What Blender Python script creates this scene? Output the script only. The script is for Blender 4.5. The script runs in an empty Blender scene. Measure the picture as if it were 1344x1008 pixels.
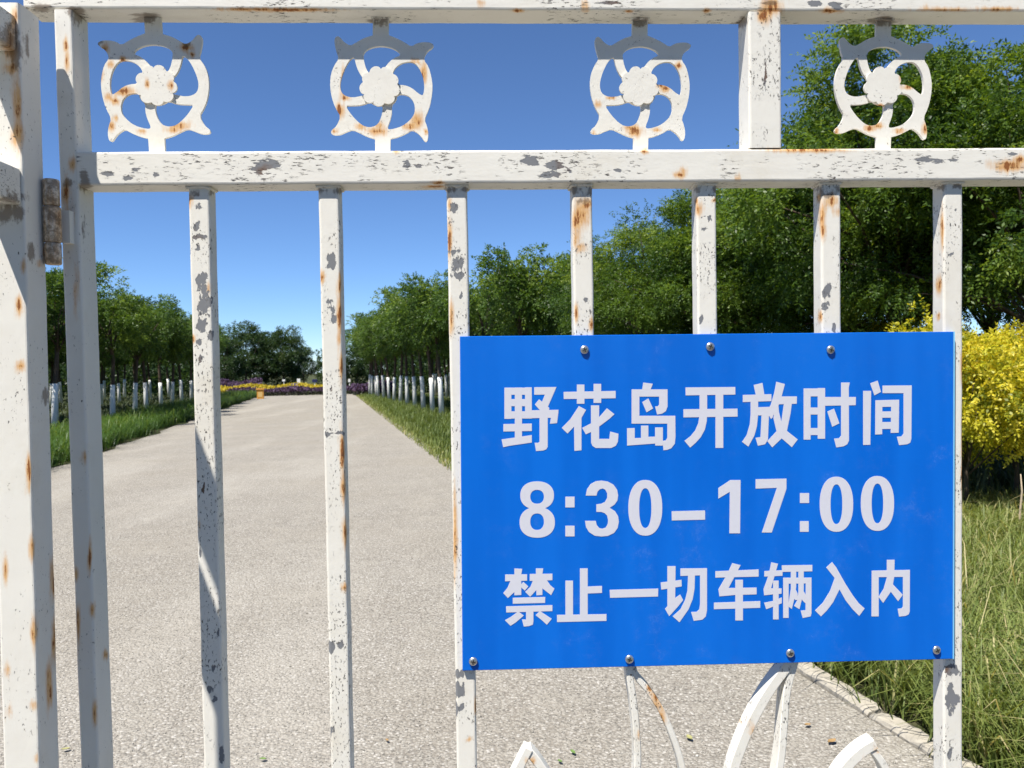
import bpy, bmesh, math, random
import numpy as np
from mathutils import Vector, Matrix
from mathutils.geometry import delaunay_2d_cdt

# ------------------------------------------------------------------ camera, world, sun, exposure
scene = bpy.context.scene
COL = scene.collection
F, CX, CY = 1010.0, 672.0, 504.0
YAW, PITCH, ROLL = math.radians(2.373), math.radians(1.564), math.radians(0.901)
CAMZ = 1.45

def cam_axes(y, p, r):
    fw = np.array([math.sin(y)*math.cos(p), math.cos(y)*math.cos(p), -math.sin(p)])
    rt = np.array([math.cos(y), -math.sin(y), 0.0])
    dn = np.cross(fw, rt)
    c, s = math.cos(r), math.sin(r)
    return np.array([c*rt+s*dn, -s*rt+c*dn, fw])
RM = cam_axes(YAW, PITCH, ROLL)
cam = bpy.data.cameras.new('camera'); camo = bpy.data.objects.new('camera', cam); COL.objects.link(camo)
cam.sensor_width = 36.0; cam.lens = F/1344*36.0; cam.clip_start = 0.05; cam.clip_end = 3000
M = Matrix.Identity(4)
for i in range(3):
    M[i][0] = RM[0][i]; M[i][1] = -RM[1][i]; M[i][2] = -RM[2][i]
M[2][3] = CAMZ
camo.matrix_world = M
scene.camera = camo
cam.dof.use_dof = True; cam.dof.focus_distance = 1.05; cam.dof.aperture_fstop = 18.0

SUN = np.array([-0.345, -0.40, 1.0]); SUN /= np.linalg.norm(SUN)      # towards the sun
world = bpy.data.worlds.new('World'); scene.world = world; world.use_nodes = True
wn = world.node_tree; wn.nodes.clear()
sky = wn.nodes.new('ShaderNodeTexSky'); sky.sky_type = 'NISHITA'; sky.sun_disc = False
sky.sun_elevation = math.asin(SUN[2]); sky.sun_rotation = math.atan2(SUN[0], SUN[1])
sky.altitude = 3000; sky.air_density = 1.0; sky.dust_density = 0.0; sky.ozone_density = 10.0
bg = wn.nodes.new('ShaderNodeBackground'); bg.inputs['Strength'].default_value = 0.095
wo = wn.nodes.new('ShaderNodeOutputWorld')
wn.links.new(sky.outputs[0], bg.inputs[0]); wn.links.new(bg.outputs[0], wo.inputs[0])
sl = bpy.data.lights.new('sun', 'SUN'); sl.energy = 5.0; sl.angle = math.radians(0.53); sl.color = (1.0, 0.95, 0.87)
so = bpy.data.objects.new('sun', sl); COL.objects.link(so)
so.rotation_euler = Vector(SUN).to_track_quat('Z', 'Y').to_euler(); so.location = (-4, -5, 12)
vs = scene.view_settings
scene.display_settings.display_device = 'sRGB'
vs.view_transform = 'Standard'; vs.look = 'None'; vs.exposure = 0.75; vs.gamma = 1.0; vs.use_curve_mapping = False
scene.cycles.max_bounces = 8; scene.cycles.transparent_max_bounces = 8

# ------------------------------------------------------------------ helpers
rng = np.random.default_rng(7); random.seed(7)
SL = -0.0084                                          # the ground falls away very gently
U = np.array([-0.19319, 0.98116]); N = np.array([0.98116, 0.19319])   # along the path / to its right
def gz(x, y): return SL*(U[0]*x+U[1]*y)
def st(s, t):
    x = U[0]*s+N[0]*t; y = U[1]*s+N[1]*t
    return x, y
def ray(px, py): return RM.T @ np.array([(px-CX)/F, (py-CY)/F, 1.0])
def bp(px, py, D):                                    # point of the photograph on the upright plane y = D
    d = ray(px, py); d = d*D/d[1]
    return np.array([d[0], d[1], d[2]+CAMZ])
def gnd(px, py):
    d = ray(px, py); k = -CAMZ/(d[2]-SL*(d[0]*U[0]+d[1]*U[1]))
    return d*k+np.array([0, 0, CAMZ])
def at(px, dist):                                     # ground point below image column px, dist metres ahead
    d = ray(px, 470); d = d*dist/d[1]
    return d[0], dist, gz(d[0], dist)
def project(P):
    q = (P-np.array([0, 0, CAMZ])) @ RM.T
    return CX+F*q[:, 0]/q[:, 2], CY+F*q[:, 1]/q[:, 2]

def tag(o, label=None, cat=None, group=None, kind=None):
    if label: o['label'] = label
    if cat: o['category'] = cat
    if group: o['group'] = group
    if kind: o['kind'] = kind
    return o
def empty(name, loc):
    o = bpy.data.objects.new(name, None); o.location = loc; o.empty_display_size = 0.2; COL.objects.link(o); return o
def link(name, me, parent=None, loc=None):
    o = bpy.data.objects.new(name, me); COL.objects.link(o)
    if parent is not None: o.parent = parent
    if loc is not None: o.location = loc
    return o
def np_mesh(name, V, Q, mat, attrs=None, smooth=False, colors=None):
    """V (n,3), Q (m,k) faces of equal size"""
    me = bpy.data.meshes.new(name); V = np.asarray(V, dtype=np.float32); Q = np.asarray(Q, dtype=np.int32)
    m, k = Q.shape
    me.vertices.add(len(V)); me.vertices.foreach_set('co', V.ravel())
    me.loops.add(m*k); me.loops.foreach_set('vertex_index', Q.ravel())
    me.polygons.add(m); me.polygons.foreach_set('loop_start', np.arange(m, dtype=np.int32)*k)
    try: me.polygons.foreach_set('loop_total', np.full(m, k, dtype=np.int32))
    except Exception: pass
    if smooth: me.polygons.foreach_set('use_smooth', np.ones(m, dtype=bool))
    for an, av in (attrs or {}).items():
        a = me.attributes.new(an, 'FLOAT', 'POINT'); a.data.foreach_set('value', np.asarray(av, dtype=np.float32))
    me.update(calc_edges=True); me.validate()
    if mat: me.materials.append(mat)
    return me
def bm_mesh(name, verts, faces, mat, smooth=False, recalc=True, bevel=0):
    bm = bmesh.new(); vv = [bm.verts.new(v) for v in verts]
    for f in faces:
        try: bm.faces.new([vv[i] for i in f])
        except ValueError: pass
    if bevel: bmesh.ops.bevel(bm, geom=list(bm.edges), offset=bevel, segments=2, affect='EDGES', profile=.5)
    if recalc: bmesh.ops.recalc_face_normals(bm, faces=bm.faces)
    me = bpy.data.meshes.new(name); bm.to_mesh(me); bm.free()
    if smooth: me.polygons.foreach_set('use_smooth', [True]*len(me.polygons))
    if mat: me.materials.append(mat)
    return me
def box_vf(x0, x1, y0, y1, z0, z1):
    v = [(x, y, z) for x in (x0, x1) for y in (y0, y1) for z in (z0, z1)]
    return v, [(0, 1, 3, 2), (4, 6, 7, 5), (0, 4, 5, 1), (2, 3, 7, 6), (0, 2, 6, 4), (1, 5, 7, 3)]
def tube_vf(path, radii, n=8):
    V = []; Fs = []; path = [Vector(p) for p in path]
    for i, p in enumerate(path):
        d = (path[min(i+1, len(path)-1)]-path[max(i-1, 0)]).normalized()
        a = d.orthogonal().normalized() if i == 0 else (a-d*a.dot(d)).normalized()
        b = d.cross(a)
        for k in range(n):
            w = 2*math.pi*k/n; V.append(tuple(p+(a*math.cos(w)+b*math.sin(w))*radii[i]))
    for i in range(len(path)-1):
        for k in range(n):
            Fs.append((i*n+k, i*n+(k+1) % n, (i+1)*n+(k+1) % n, (i+1)*n+k))
    Fs.append(tuple(range(n))[::-1]); Fs.append(tuple((len(path)-1)*n+k for k in range(n)))
    return V, Fs
def join_vf(parts):
    V = []; Fs = []
    for v, f in parts:
        o = len(V); V += list(v); Fs += [tuple(i+o for i in q) for q in f]
    return V, Fs

# ------------------------------------------------------------------ materials
class NT:
    def __init__(s, name):
        s.m = bpy.data.materials.new(name); s.m.use_nodes = True; s.t = s.m.node_tree; s.t.nodes.clear()
        s.out = s.n('ShaderNodeOutputMaterial')
    def n(s, typ, **kw):
        x = s.t.nodes.new(typ)
        for k, v in kw.items(): setattr(x, k, v)
        return x
    def put(s, inp, v):
        if hasattr(v, 'is_linked') or isinstance(v, bpy.types.NodeSocket): s.t.links.new(v, inp)
        elif isinstance(v, (tuple, list)) and len(v) == 3 and inp.type == 'RGBA': inp.default_value = (*v, 1)
        else: inp.default_value = v
    def math(s, op, a, b=0.0, clamp=False):
        x = s.n('ShaderNodeMath', operation=op, use_clamp=clamp); s.put(x.inputs[0], a); s.put(x.inputs[1], b); return x.outputs[0]
    def mix(s, f, a, b):
        x = s.n('ShaderNodeMix', data_type='RGBA'); s.put(x.inputs[0], f); s.put(x.inputs[6], a); s.put(x.inputs[7], b); return x.outputs[2]
    def step(s, v, lo, hi):
        x = s.n('ShaderNodeMapRange', interpolation_type='SMOOTHSTEP'); s.put(x.inputs[0], v)
        x.inputs[1].default_value = lo; x.inputs[2].default_value = hi; return x.outputs[0]
    def noise(s, vec, scale, detail=3, rough=.55, dist=0.0):
        x = s.n('ShaderNodeTexNoise'); s.put(x.inputs['Vector'], vec); x.inputs['Scale'].default_value = scale
        x.inputs['Detail'].default_value = detail; x.inputs['Roughness'].default_value = rough; x.inputs['Distortion'].default_value = dist
        return x.outputs[0]
    def map(s, vec, scale=(1, 1, 1), loc=(0, 0, 0)):
        x = s.n('ShaderNodeMapping'); s.put(x.inputs[0], vec); x.inputs['Scale'].default_value = scale; x.inputs['Location'].default_value = loc; return x.outputs[0]
    def attr(s, name): return s.n('ShaderNodeAttribute', attribute_name=name).outputs['Fac']
    def bump(s, h, dist, strength=1.0, normal=None):
        x = s.n('ShaderNodeBump'); s.put(x.inputs['Height'], h); x.inputs['Distance'].default_value = dist; x.inputs['Strength'].default_value = strength
        if normal is not None: s.put(x.inputs['Normal'], normal)
        return x.outputs[0]
    def principled(s, color, rough=.6, spec=.4, normal=None, **kw):
        p = s.n('ShaderNodeBsdfPrincipled'); s.put(p.inputs['Base Color'], color); s.put(p.inputs['Roughness'], rough)
        s.put(p.inputs['Specular IOR Level'], spec)
        if normal is not None: s.put(p.inputs['Normal'], normal)
        for k, v in kw.items(): s.put(p.inputs[k], v)
        return p.outputs[0]
    def done(s, sh): s.t.links.new(sh, s.out.inputs[0]); return s.m

def paint_mat(name, stretch, fleck=0.0):
    t = NT(name); co = t.n('ShaderNodeTexCoord').outputs['Object']
    cs = t.map(co, stretch)
    peel = t.attr('peel'); rust = t.attr('rust'); dirt = t.attr('dirt')
    n1 = t.noise(cs, 130, 6, .68); n2 = t.noise(co, 30, 4, .6); n3 = t.noise(cs, 330, 5, .7); n4 = t.noise(co, 17, 3, .6)
    n5 = t.noise(co, 210, 4, .7)
    pm = t.step(t.math('ADD', peel, t.math('MULTIPLY', t.math('SUBTRACT', n1, .5), 1.9)), .52, .56)
    pm = t.math('MULTIPLY', pm, t.step(peel, .10, .22))
    # loose hairline flecks, in clusters
    fl = t.math('MULTIPLY', t.step(n3, .585+fleck, .612+fleck), t.step(n4, .45, .58))
    base = t.mix(n2, (.735, .70, .625), (.79, .77, .705))
    stain = t.step(t.math('ADD', t.noise(co, 9, 5, .65), 0), .52, .78)
    base = t.mix(t.math('MULTIPLY', stain, .38), base, (.58, .51, .38))
    rr = t.math('MULTIPLY', rust, 1.0); ns = t.noise(t.map(co, (2.2, 1.5, .45)), 75, 6, .68)
    rsoft = t.step(t.math('ADD', rr, t.math('MULTIPLY', t.math('SUBTRACT', ns, .5), 1.3)), .16, .95)
    rhard = t.step(t.math('ADD', rr, t.math('MULTIPLY', t.math('SUBTRACT', ns, .5), 2.0)), .84, .98)
    rhard = t.math('MULTIPLY', rhard, t.step(rr, .2, .4))
    rsoft = t.math('MULTIPLY', rsoft, t.step(rr, .03, .2))
    col = t.mix(t.math('MULTIPLY', rsoft, .92), base, t.mix(t.noise(co, 95, 4), (.74, .44, .14), (.52, .21, .035)))
    col = t.mix(rhard, col, t.mix(n5, (.16, .055, .02), (.36, .13, .03)))
    dd = t.step(t.math('ADD', dirt, t.math('MULTIPLY', t.math('SUBTRACT', n1, .5), 1.9)), .38, .80)
    dd = t.math('MULTIPLY', dd, t.step(dirt, .04, .2))
    col = t.mix(t.math('MULTIPLY', dd, .72), col, t.mix(n5, (.20, .12, .06), (.07, .05, .035)))
    under = t.mix(t.step(n4, .55, .68), (.20, .205, .215), (.155, .10, .07))
    col = t.mix(pm, col, under)
    col = t.mix(t.math('MULTIPLY', fl, .92), col, (.06, .052, .048))
    h = t.math('SUBTRACT', t.math('MULTIPLY', n2, .6), t.math('MULTIPLY', pm, 1.4))
    h = t.math('SUBTRACT', h, t.math('MULTIPLY', fl, 1.2))
    h = t.math('ADD', h, t.math('MULTIPLY', t.noise(cs, 60, 3), .5))
    h = t.math('ADD', h, t.math('MULTIPLY', n5, .25))
    return t.done(t.principled(col, t.mix(rsoft, (.48,)*3, (.85,)*3), .35, t.bump(h, .0006, .9)))
P_RAIL = paint_mat('chipped_paint_rail', (.30, 1, 1.3))
P_BAR = paint_mat('chipped_paint_bar', (1.1, 1, .55))
P_PLATE = paint_mat('chipped_paint_plate', (1, 1, 1), .045)
P_POST = paint_mat('chipped_paint_post', (1.1, 1, .55), .05)

def simple(name, col, rough=.6, spec=.4, var=.12, scale=40, bump=0, **kw):
    t = NT(name); co = t.n('ShaderNodeTexCoord').outputs['Object']; n = t.noise(co, scale, 4)
    c = t.mix(n, tuple(x*(1-var) for x in col), tuple(min(1, x*(1+var)) for x in col))
    nb = t.bump(n, bump, .8) if bump else None
    return t.done(t.principled(c, rough, spec, nb, **kw))

def leaf_mat(name, a, b, c, trans=.45, rough=.45):
    t = NT(name); tint = t.attr('tint')
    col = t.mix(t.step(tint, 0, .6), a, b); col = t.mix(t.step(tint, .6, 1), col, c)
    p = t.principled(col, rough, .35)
    tr = t.n('ShaderNodeBsdfTranslucent')
    x = t.n('ShaderNodeMix', data_type='RGBA', blend_type='MULTIPLY'); x.inputs[0].default_value = 1
    t.put(x.inputs[6], col); x.inputs[7].default_value = (1.5, 1.35, .55, 1)
    t.put(tr.inputs[0], x.outputs[2])
    ms = t.n('ShaderNodeMixShader'); ms.inputs[0].default_value = trans
    t.t.links.new(p, ms.inputs[1]); t.t.links.new(tr.outputs[0], ms.inputs[2])
    return t.done(ms.outputs[0])
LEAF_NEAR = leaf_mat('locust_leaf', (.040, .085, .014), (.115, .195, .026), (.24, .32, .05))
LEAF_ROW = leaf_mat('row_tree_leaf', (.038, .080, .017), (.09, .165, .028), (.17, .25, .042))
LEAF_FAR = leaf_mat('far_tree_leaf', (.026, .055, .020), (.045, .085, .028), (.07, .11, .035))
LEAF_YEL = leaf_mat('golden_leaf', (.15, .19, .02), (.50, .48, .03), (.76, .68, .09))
GRASS_R = leaf_mat('wild_grass_blade', (.085, .13, .03), (.20, .245, .065), (.50, .44, .23), .35, .5)
GRASS_L = leaf_mat('border_grass_blade', (.028, .07, .016), (.065, .13, .024), (.15, .21, .045), .35, .45)
COVER = leaf_mat('ground_cover_leaf', (.05, .075, .035), (.085, .11, .055), (.14, .16, .09), .3, .6)
FL_PUR = leaf_mat('purple_flower', (.04, .055, .025), (.065, .036, .08), (.11, .065, .135), .25, .6)
FL_YEL = leaf_mat('yellow_flower', (.07, .10, .02), (.42, .34, .03), (.60, .48, .04), .3, .6)
BARK = simple('bark', (.085, .065, .05), .9, .1, .4, 18, .01)
LIME = simple('limewash', (.86, .86, .84), .9, .1, .10, 25, .003)
STEEL = simple('screw_steel', (.62, .61, .58), .32, .5, .15, 300, 0, Metallic=.9)
SLOT = simple('screw_slot', (.03, .028, .026), .8, .2)
BLACKGAP = simple('barrel_gap', (.05, .035, .028), .9, .1)

# sign
def sign_mat():
    t = NT('blue_acrylic'); co = t.n('ShaderNodeTexCoord').outputs['Object']
    n = t.noise(co, 5, 3); n2 = t.noise(t.map(co, (.4, 1, 3)), 60, 3)
    vb = t.noise(t.map(co, (9, 1, .8)), 1.3, 3, .6)  # soft vertical reflections, put into the blue as lighter bands
    col = t.mix(t.step(vb, .35, .65), (.002, .122, .585), (.004, .148, .66))
    dust = t.math('MULTIPLY', t.step(t.noise(co, 22, 8, .78), .50, .80), t.step(n, .35, .65))
    col = t.mix(t.math('MULTIPLY', dust, .10), col, (.42, .47, .55))
    # fine pale scratches
    w = t.noise(t.map(co, (5, 1, 90)), 9, 2)
    sc = t.math('MULTIPLY', t.step(w, .69, .73), t.step(n, .5, .7))
    col = t.mix(t.math('MULTIPLY', sc, .22), col, (.10, .30, .72))
    h = t.math('ADD', n, t.math('MULTIPLY', n2, .05))
    return t.done(t.principled(col, t.mix(dust, (.20,)*3, (.45,)*3), .26, t.bump(h, .004, .25)))
SIGNM = sign_mat()
EDGE = simple('acrylic_edge_sheen', (.22, .58, .86), .25, .5, .1)  # pale blue stands in for the bevel's reflection
WHITE = simple('white_vinyl', (.625, .63, .70), .4, .3, .03, 200)

def gravel_mat():
    t = NT('gravel_path'); co = t.n('ShaderNodeTexCoord').outputs['Object']
    v = t.n('ShaderNodeTexVoronoi', feature='F1'); t.put(v.inputs['Vector'], co); v.inputs['Scale'].default_value = 78; v.inputs['Randomness'].default_value = 1
    v2 = t.n('ShaderNodeTexVoronoi', feature='F1'); t.put(v2.inputs['Vector'], co); v2.inputs['Scale'].default_value = 140
    bwr = t.n('ShaderNodeSeparateColor'); t.put(bwr.inputs[0], v.outputs['Color'])
    b2 = t.n('ShaderNodeSeparateColor'); t.put(b2.inputs[0], v2.outputs['Color'])
    big = t.noise(co, .55, 5, .6); mid = t.noise(co, 3.5, 5, .65)
    c = t.mix(bwr.outputs[0], (.265, .247, .212), (.385, .363, .32))
    c = t.mix(t.step(bwr.outputs[1], .86, .93), c, (.50, .48, .44))
    c = t.mix(t.step(bwr.outputs[2], .86, .92), c, (.14, .13, .115))
    c = t.mix(t.math('MULTIPLY', b2.outputs[0], .35), c, (.31, .29, .25))
    c = t.mix(t.step(v.outputs['Distance'], .35, .75), c, (.22, .20, .17))
    c = t.mix(t.math('MULTIPLY', t.step(mid, .45, .75), .35), c, (.36, .335, .285))
    c = t.mix(t.math('MULTIPLY', t.step(big, .42, .7), .3), c, (.285, .255, .205))
    tr = t.noise(t.map(co, (1.0, .16, 1)), .9, 4, .6)
    c = t.mix(t.math('MULTIPLY', t.step(tr, .46, .68), .32), c, (.42, .395, .345))
    c = t.mix(t.math('MULTIPLY', t.step(t.noise(co, 1.7, 6, .7), .56, .72), .3), c, (.22, .20, .165))
    h = t.math('SUBTRACT', t.math('MULTIPLY', v2.outputs['Distance'], -.4), v.outputs['Distance'])
    h = t.math('ADD', h, t.math('MULTIPLY', mid, 2.0))
    return t.done(t.principled(c, .92, .15, t.bump(h, .008, .8)))
GRAVEL = gravel_mat()
def soil_mat():
    t = NT('soil_and_turf'); co = t.n('ShaderNodeTexCoord').outputs['Object']
    a = t.noise(co, .7, 6, .65); b = t.noise(co, 9, 5, .65); c0 = t.noise(co, 60, 3)
    c = t.mix(t.step(a, .4, .6), (.045, .06, .02), (.085, .08, .045)); c = t.mix(t.step(b, .45, .65), c, (.04, .055, .018))
    return t.done(t.principled(c, .95, .1, t.bump(t.math('ADD', b, t.math('MULTIPLY', c0, .4)), .04, .8)))
SOIL = soil_mat()
def stone_mat():
    t = NT('loose_stone'); tint = t.attr('tint')
    c = t.mix(t.step(tint, 0, .75), (.235, .22, .19), (.39, .365, .32)); c = t.mix(t.step(tint, .88, .99), c, (.50, .48, .43))
    return t.done(t.principled(c, .85, .2))
STONE = stone_mat()
KERB = simple('kerb_concrete', (.37, .34, .285), .95, .1, .3, 30, .008)
ORANGE = simple('yellow_ochre_paint', (.55, .27, .05), .6, .3, .2, 9)
BLUE_S = simple('blue_marker_paint', (.03, .05, .42), .5, .3, .1)
NAVY = simple('navy_marker_paint', (.02, .025, .08), .5, .3, .1)
PALE = simple('white_marker_paint', (.75, .75, .72), .5, .3, .1)

# ------------------------------------------------------------------ ground, path, kerb
def sheet(name, pts, mat, dz, res=None):
    me = bm_mesh(name, [(x, y, gz(x, y)+dz) for x, y in pts], [tuple(range(len(pts)))], mat, recalc=False)
    if me.polygons[0].normal.z < 0: me.flip_normals()
    o = link(name, me); tag(o, kind='structure'); return o
o = sheet('ground', [(-900, -300), (900, -300), (900, 1500), (-900, 1500)], SOIL, -0.03)
# gravel path with slightly wandering edges
le = []; re_ = []
for s in np.concatenate([np.arange(.2, 12, .35), np.arange(12, 53, .8)]):
    le.append(st(s, -4.22+.07*math.sin(s*1.3)+.05*math.sin(s*3.1)+random.uniform(-.03, .03)))
    ta = 2.12 if s < 6 else 2.12-.26*min(1, (s-6)/5)
    re_.append(st(s, ta+(.0 if s < 6 else .03*math.sin(s*1.7)+random.uniform(-.03, .03))))
V = []; Fs = []
for i, (a, b) in enumerate(zip(le, re_)):
    V += [(a[0], a[1], gz(*a)), (b[0], b[1], gz(*b))]
    if i: Fs.append((2*i-2, 2*i-1, 2*i+1, 2*i))
tag(link('path', bm_mesh('path', V, Fs, GRAVEL, recalc=False)), kind='structure')
sheet('added_road', [(-60, -9), (60, -9), (60, .42), (-60, .42)], simple('asphalt', (.055, .053, .05), .9, .2, .2, 60, .004), -.010)  # unseen asphalt, added to cut the light bounced onto the gate

# kerb stones along the right edge, near the gate
kerb = empty('kerb', (*st(4, 2.2), gz(*st(4, 2.2)))); tag(kerb, kind='structure')
s = 1.2; k = 0
while s < 8.2:
    L = random.uniform(.74, .80); w = .045; h = random.uniform(.016, .024)
    nx, V, Fs = 16, [], []
    prof = ((-w, -.1), (-w, h-.016), (-w+.008, h-.004), (-w+.02, h), (-.018, h), (.018, h), (w-.02, h), (w-.008, h-.004), (w, h-.016), (w, -.1))
    for i in range(nx+1):
        e_ = .012 if i in (0, nx) else 0
        for (a, b_) in prof:
            V.append((-L/2+.004+(L-.008)*i/nx, a+random.gauss(0, .0035), b_-e_+random.gauss(0, .0014)))
    m = len(prof)
    for i in range(nx):
        for q in range(m-1): Fs.append((i*m+q, i*m+q+1, (i+1)*m+q+1, (i+1)*m+q))
    Fs += [tuple(range(m)), tuple(nx*m+q for q in range(m))]
    me = bm_mesh('kerb_stone', V, Fs, KERB)
    x, y = st(s+L/2, 2.185+random.uniform(-.015, .015))
    o = link('kerb_stone', me, kerb); o.location = Vector((x, y, gz(x, y)))-kerb.location
    o.rotation_euler = (random.uniform(-.05, .05), random.uniform(-.02, .02), math.atan2(U[1], U[0])+random.uniform(-.03, .03))
    s += L

# ------------------------------------------------------------------ the gate: wear tables (places in the photograph where paint is gone)
PEEL = [(262,270,5,4),(258,297,4,6),(262,312,9,3),(258,325,4,3),(265,366,7,10),(268,395,8,22),(264,425,7,12),(276,440,4,7),(262,450,4,4),(262,470,3,5),
 (433,341,5,8),(434,349,5,5),(434,398,4,5),(436,407,5,8),(437,418,4,5),(443,568,9,4),(429,570,3,5),(445,525,4,3),(434,512,3,3),(434,850,3,8),(446,845,4,8),(432,960,4,8),
 (594,274,5,7),(593,290,4,5),(596,331,9,4),(600,345,9,9),(596,362,4,4),(605,362,3,4),(607,388,3,4),(602,905,8,13),(603,885,6,8),(598,930,4,10),(606,925,4,6),
 (768,395,4,3),(773,412,3,5),(928,286,5,5),(926,300,3,4),(922,320,2,3),(920,420,3,4),(929,415,3,3),(1084,385,5,8),(1083,402,5,6),(1089,380,3,8),(1096,428,4,8),
 (1254,274,3,3),(1248,335,3,3),(1250,880,9,7),(1246,902,5,5),(1250,917,9,9),(1246,935,3,10),(1247,988,4,8),(1247,660,2,5),(1250,793,4,3),(1248,830,3,10),
 (143,230,7,5),(166,232,8,4),(176,224,10,4),(205,230,4,5),(347,216,13,7),(338,224,7,4),(360,213,8,3),(344,228,4,3),(533,216,4,8),(548,216,7,3),(575,220,3,2),(484,222,8,2),
 (697,210,11,7),(727,218,11,7),(718,229,8,4),(731,230,6,3),(747,224,4,2),(810,222,6,3),(1222,210,20,4),(1232,212,14,3),(1205,213,5,3),(1250,211,8,3),(1330,203,6,2),
 (1070,4,9,3),(1096,6,10,4),(1100,10,5,3),(800,3,20,2),(1013,60,2,6),(1006,100,2,20),
 (265,640,3,14),(284,830,3,6),(276,905,5,5),(280,918,4,4),(291,990,4,12),(283,875,3,6),(264,725,2,12)]
RUST = [(890,230,6,5),(897,226,4,7),(968,233,4,4),(846,199,5,3),(1325,218,24,7),(1340,210,10,6),(1060,197,50,3),(1012,8,14,12),(1003,20,10,10),(768,8,5,8),(632,5,4,6),(380,13,55,2.5),(330,12,40,2),
 (680,14,8,2.5),(1090,14,14,3),(1310,12,26,3),(1240,13,35,2),(928,14,5,3),(520,199,6,2),(575,240,8,2.5),(570,245,14,2),(1218,10,5,4),(825,15,6,2),
 (762,280,9,20),(768,268,9,6),(757,308,4,20),(764,325,4,6),(755,290,4,15),(776,425,3,9),(757,410,3,14),
 (1094,264,8,8),(1079,283,4,18),(1098,277,4,7),(1075,260,3,6),(1080,300,3,12),(1077,415,3,8),(590,310,2.5,28),(591,270,3,10),(592,420,2.5,25),(597,700,2,60),(615,970,4,4),(624,925,2,14),
 (423,364,3,8),(444,445,3,11),(446,410,2,30),(449,590,3,25),(451,640,2.5,22),(448,480,2,20),(452,770,4,6),(453,700,2,20),(446,372,2,18),
 (918,274,5,9),(914,262,3,4),(938,262,3,3),(1232,375,4,10),(1236,300,2.5,25),(1232,415,3,5),(1263,480,2,20),(1263,600,1.5,60),
 (247,268,3,8),(246,262,6,6),(247,470,2.5,10),(254,445,2,5),(272,380,4,9),(264,690,2,10),
 (87,250,5,18),(90,290,6,22),(95,215,5,10),(89,80,3,14),(86,60,3,10),(101,380,3,30),(118,730,2,20),(121,800,3,10),(124,935,3,16),(103,820,2.5,30),(100,755,2,10),(138,860,3,7),(110,600,3,8),
 (18,20,4,12),(15,60,7,25),(22,130,5,38),(23,178,7,20),(14,90,9,8),(26,400,5,14),(27,480,6,8),(38,620,3,22),(37,640,3,10),(42,720,3,16),(45,830,4,22),(44,925,4,7),(9,880,4,10),(10,935,3,10),(47,995,3,6),(6,750,3,18),
 (70,760,4,26),(71,840,3,30),(60,330,3,8),(30,350,3,10),(52,346,3,5),(65,900,4,30),
 (131,100,4,10),(143,128,5,6),(163,120,14,6),(150,133,7,5),(234,165,14,6),(228,170,10,5),(186,173,6,3),(146,166,5,7),(152,155,4,5),(162,78,6,4),(137,64,4,8),(244,62,8,5),(193,110,3,6),(224,112,4,6),(145,85,5,6),(252,72,4,4),
 (446,145,6,9),(547,158,8,11),(540,166,11,5),(494,172,14,6),(497,165,6,6),(474,166,7,4),(439,172,4,4),(556,97,4,15),(450,110,3,20),(453,128,6,4),(546,80,6,3),(560,173,4,4),
 (833,172,10,7),(826,168,8,4),(873,117,7,4),(868,113,6,3),(785,137,4,5),(862,170,6,3),(779,174,3,3),(802,128,6,2),(890,86,5,4),
 (1142,168,9,4),(1180,172,8,3),(1152,165,8,4),(1192,114,8,3),(1185,100,4,8),(1155,139,6,2.5),(1098,172,3,4),(1214,170,4,8),
 (868,935,5,22),(861,915,5,18),(853,900,4,10),(837,965,3,8),(990,965,4,12),(986,955,4,10),(696,1000,5,5),(1155,985,6,4),(1170,985,5,6),(1138,1000,5,6),(972,950,3,8)]
DIRT = [(255,254,9,4),(276,254,6,3),(424,251,8,4),(444,251,6,4),(592,249,7,4),(610,249,6,4),(755,250,7,5),(776,251,6,4),(916,249,6,4),(938,248,6,4),(1074,249,8,5),(1098,248,8,4),(1236,246,8,4),(1256,244,6,3),(765,264,9,5),(1086,256,10,5),
 (192,24,16,8),(497,29,14,6),(840,29,14,6),(1162,28,16,7),(1147,30,10,5),(103,20,9,12),(95,14,8,6),(110,232,5,12),(112,244,8,8),(8,42,16,10),(8,50,10,12),(16,60,12,20),(20,70,8,30),(14,262,16,6),(30,258,6,6),(12,280,18,12),
 (130,52,5,6),(128,58,5,6),(245,58,6,4),(93,328,3,3),(90,240,8,6),(53,10,14,6),(66,250,8,8),(68,300,8,12),(66,335,8,8),(1012,4,10,4),(975,28,6,8),(965,34,8,4),
 (35,60,3,20),(110,300,2,20),(40,330,5,14),(60,520,6,10)]
def wear(W):
    px, py = project(W)
    out = []
    for tab in (PEEL, RUST, DIRT):
        v = np.zeros(len(W), dtype=np.float64)
        for bx, by, rx, ry in tab:
            d = ((px-bx)/rx)**2+((py-by)/ry)**2
            m = d < 7
            v[m] = np.maximum(v[m], np.exp(-.62*d[m]))
        out.append(v)
    return {'peel': out[0], 'rust': out[1], 'dirt': out[2]}
def painted(name, bm, mat, parent, smooth=False):
    """bmesh in world coordinates -> part of parent with its wear attributes"""
    bmesh.ops.recalc_face_normals(bm, faces=bm.faces)
    W = np.array([v.co[:] for v in bm.verts]); at_ = wear(W)
    loc = Vector(parent.location) if parent else Vector((0, 0, 0))
    for v in bm.verts: v.co -= loc
    me = bpy.data.meshes.new(name); bm.to_mesh(me); bm.free()
    for an, av in at_.items():
        a = me.attributes.new(an, 'FLOAT', 'POINT'); a.data.foreach_set('value', av.astype(np.float32))
    me.materials.append(mat)
    if smooth: me.polygons.foreach_set('use_smooth', [True]*len(me.polygons))
    return link(name, me, parent)
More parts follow.
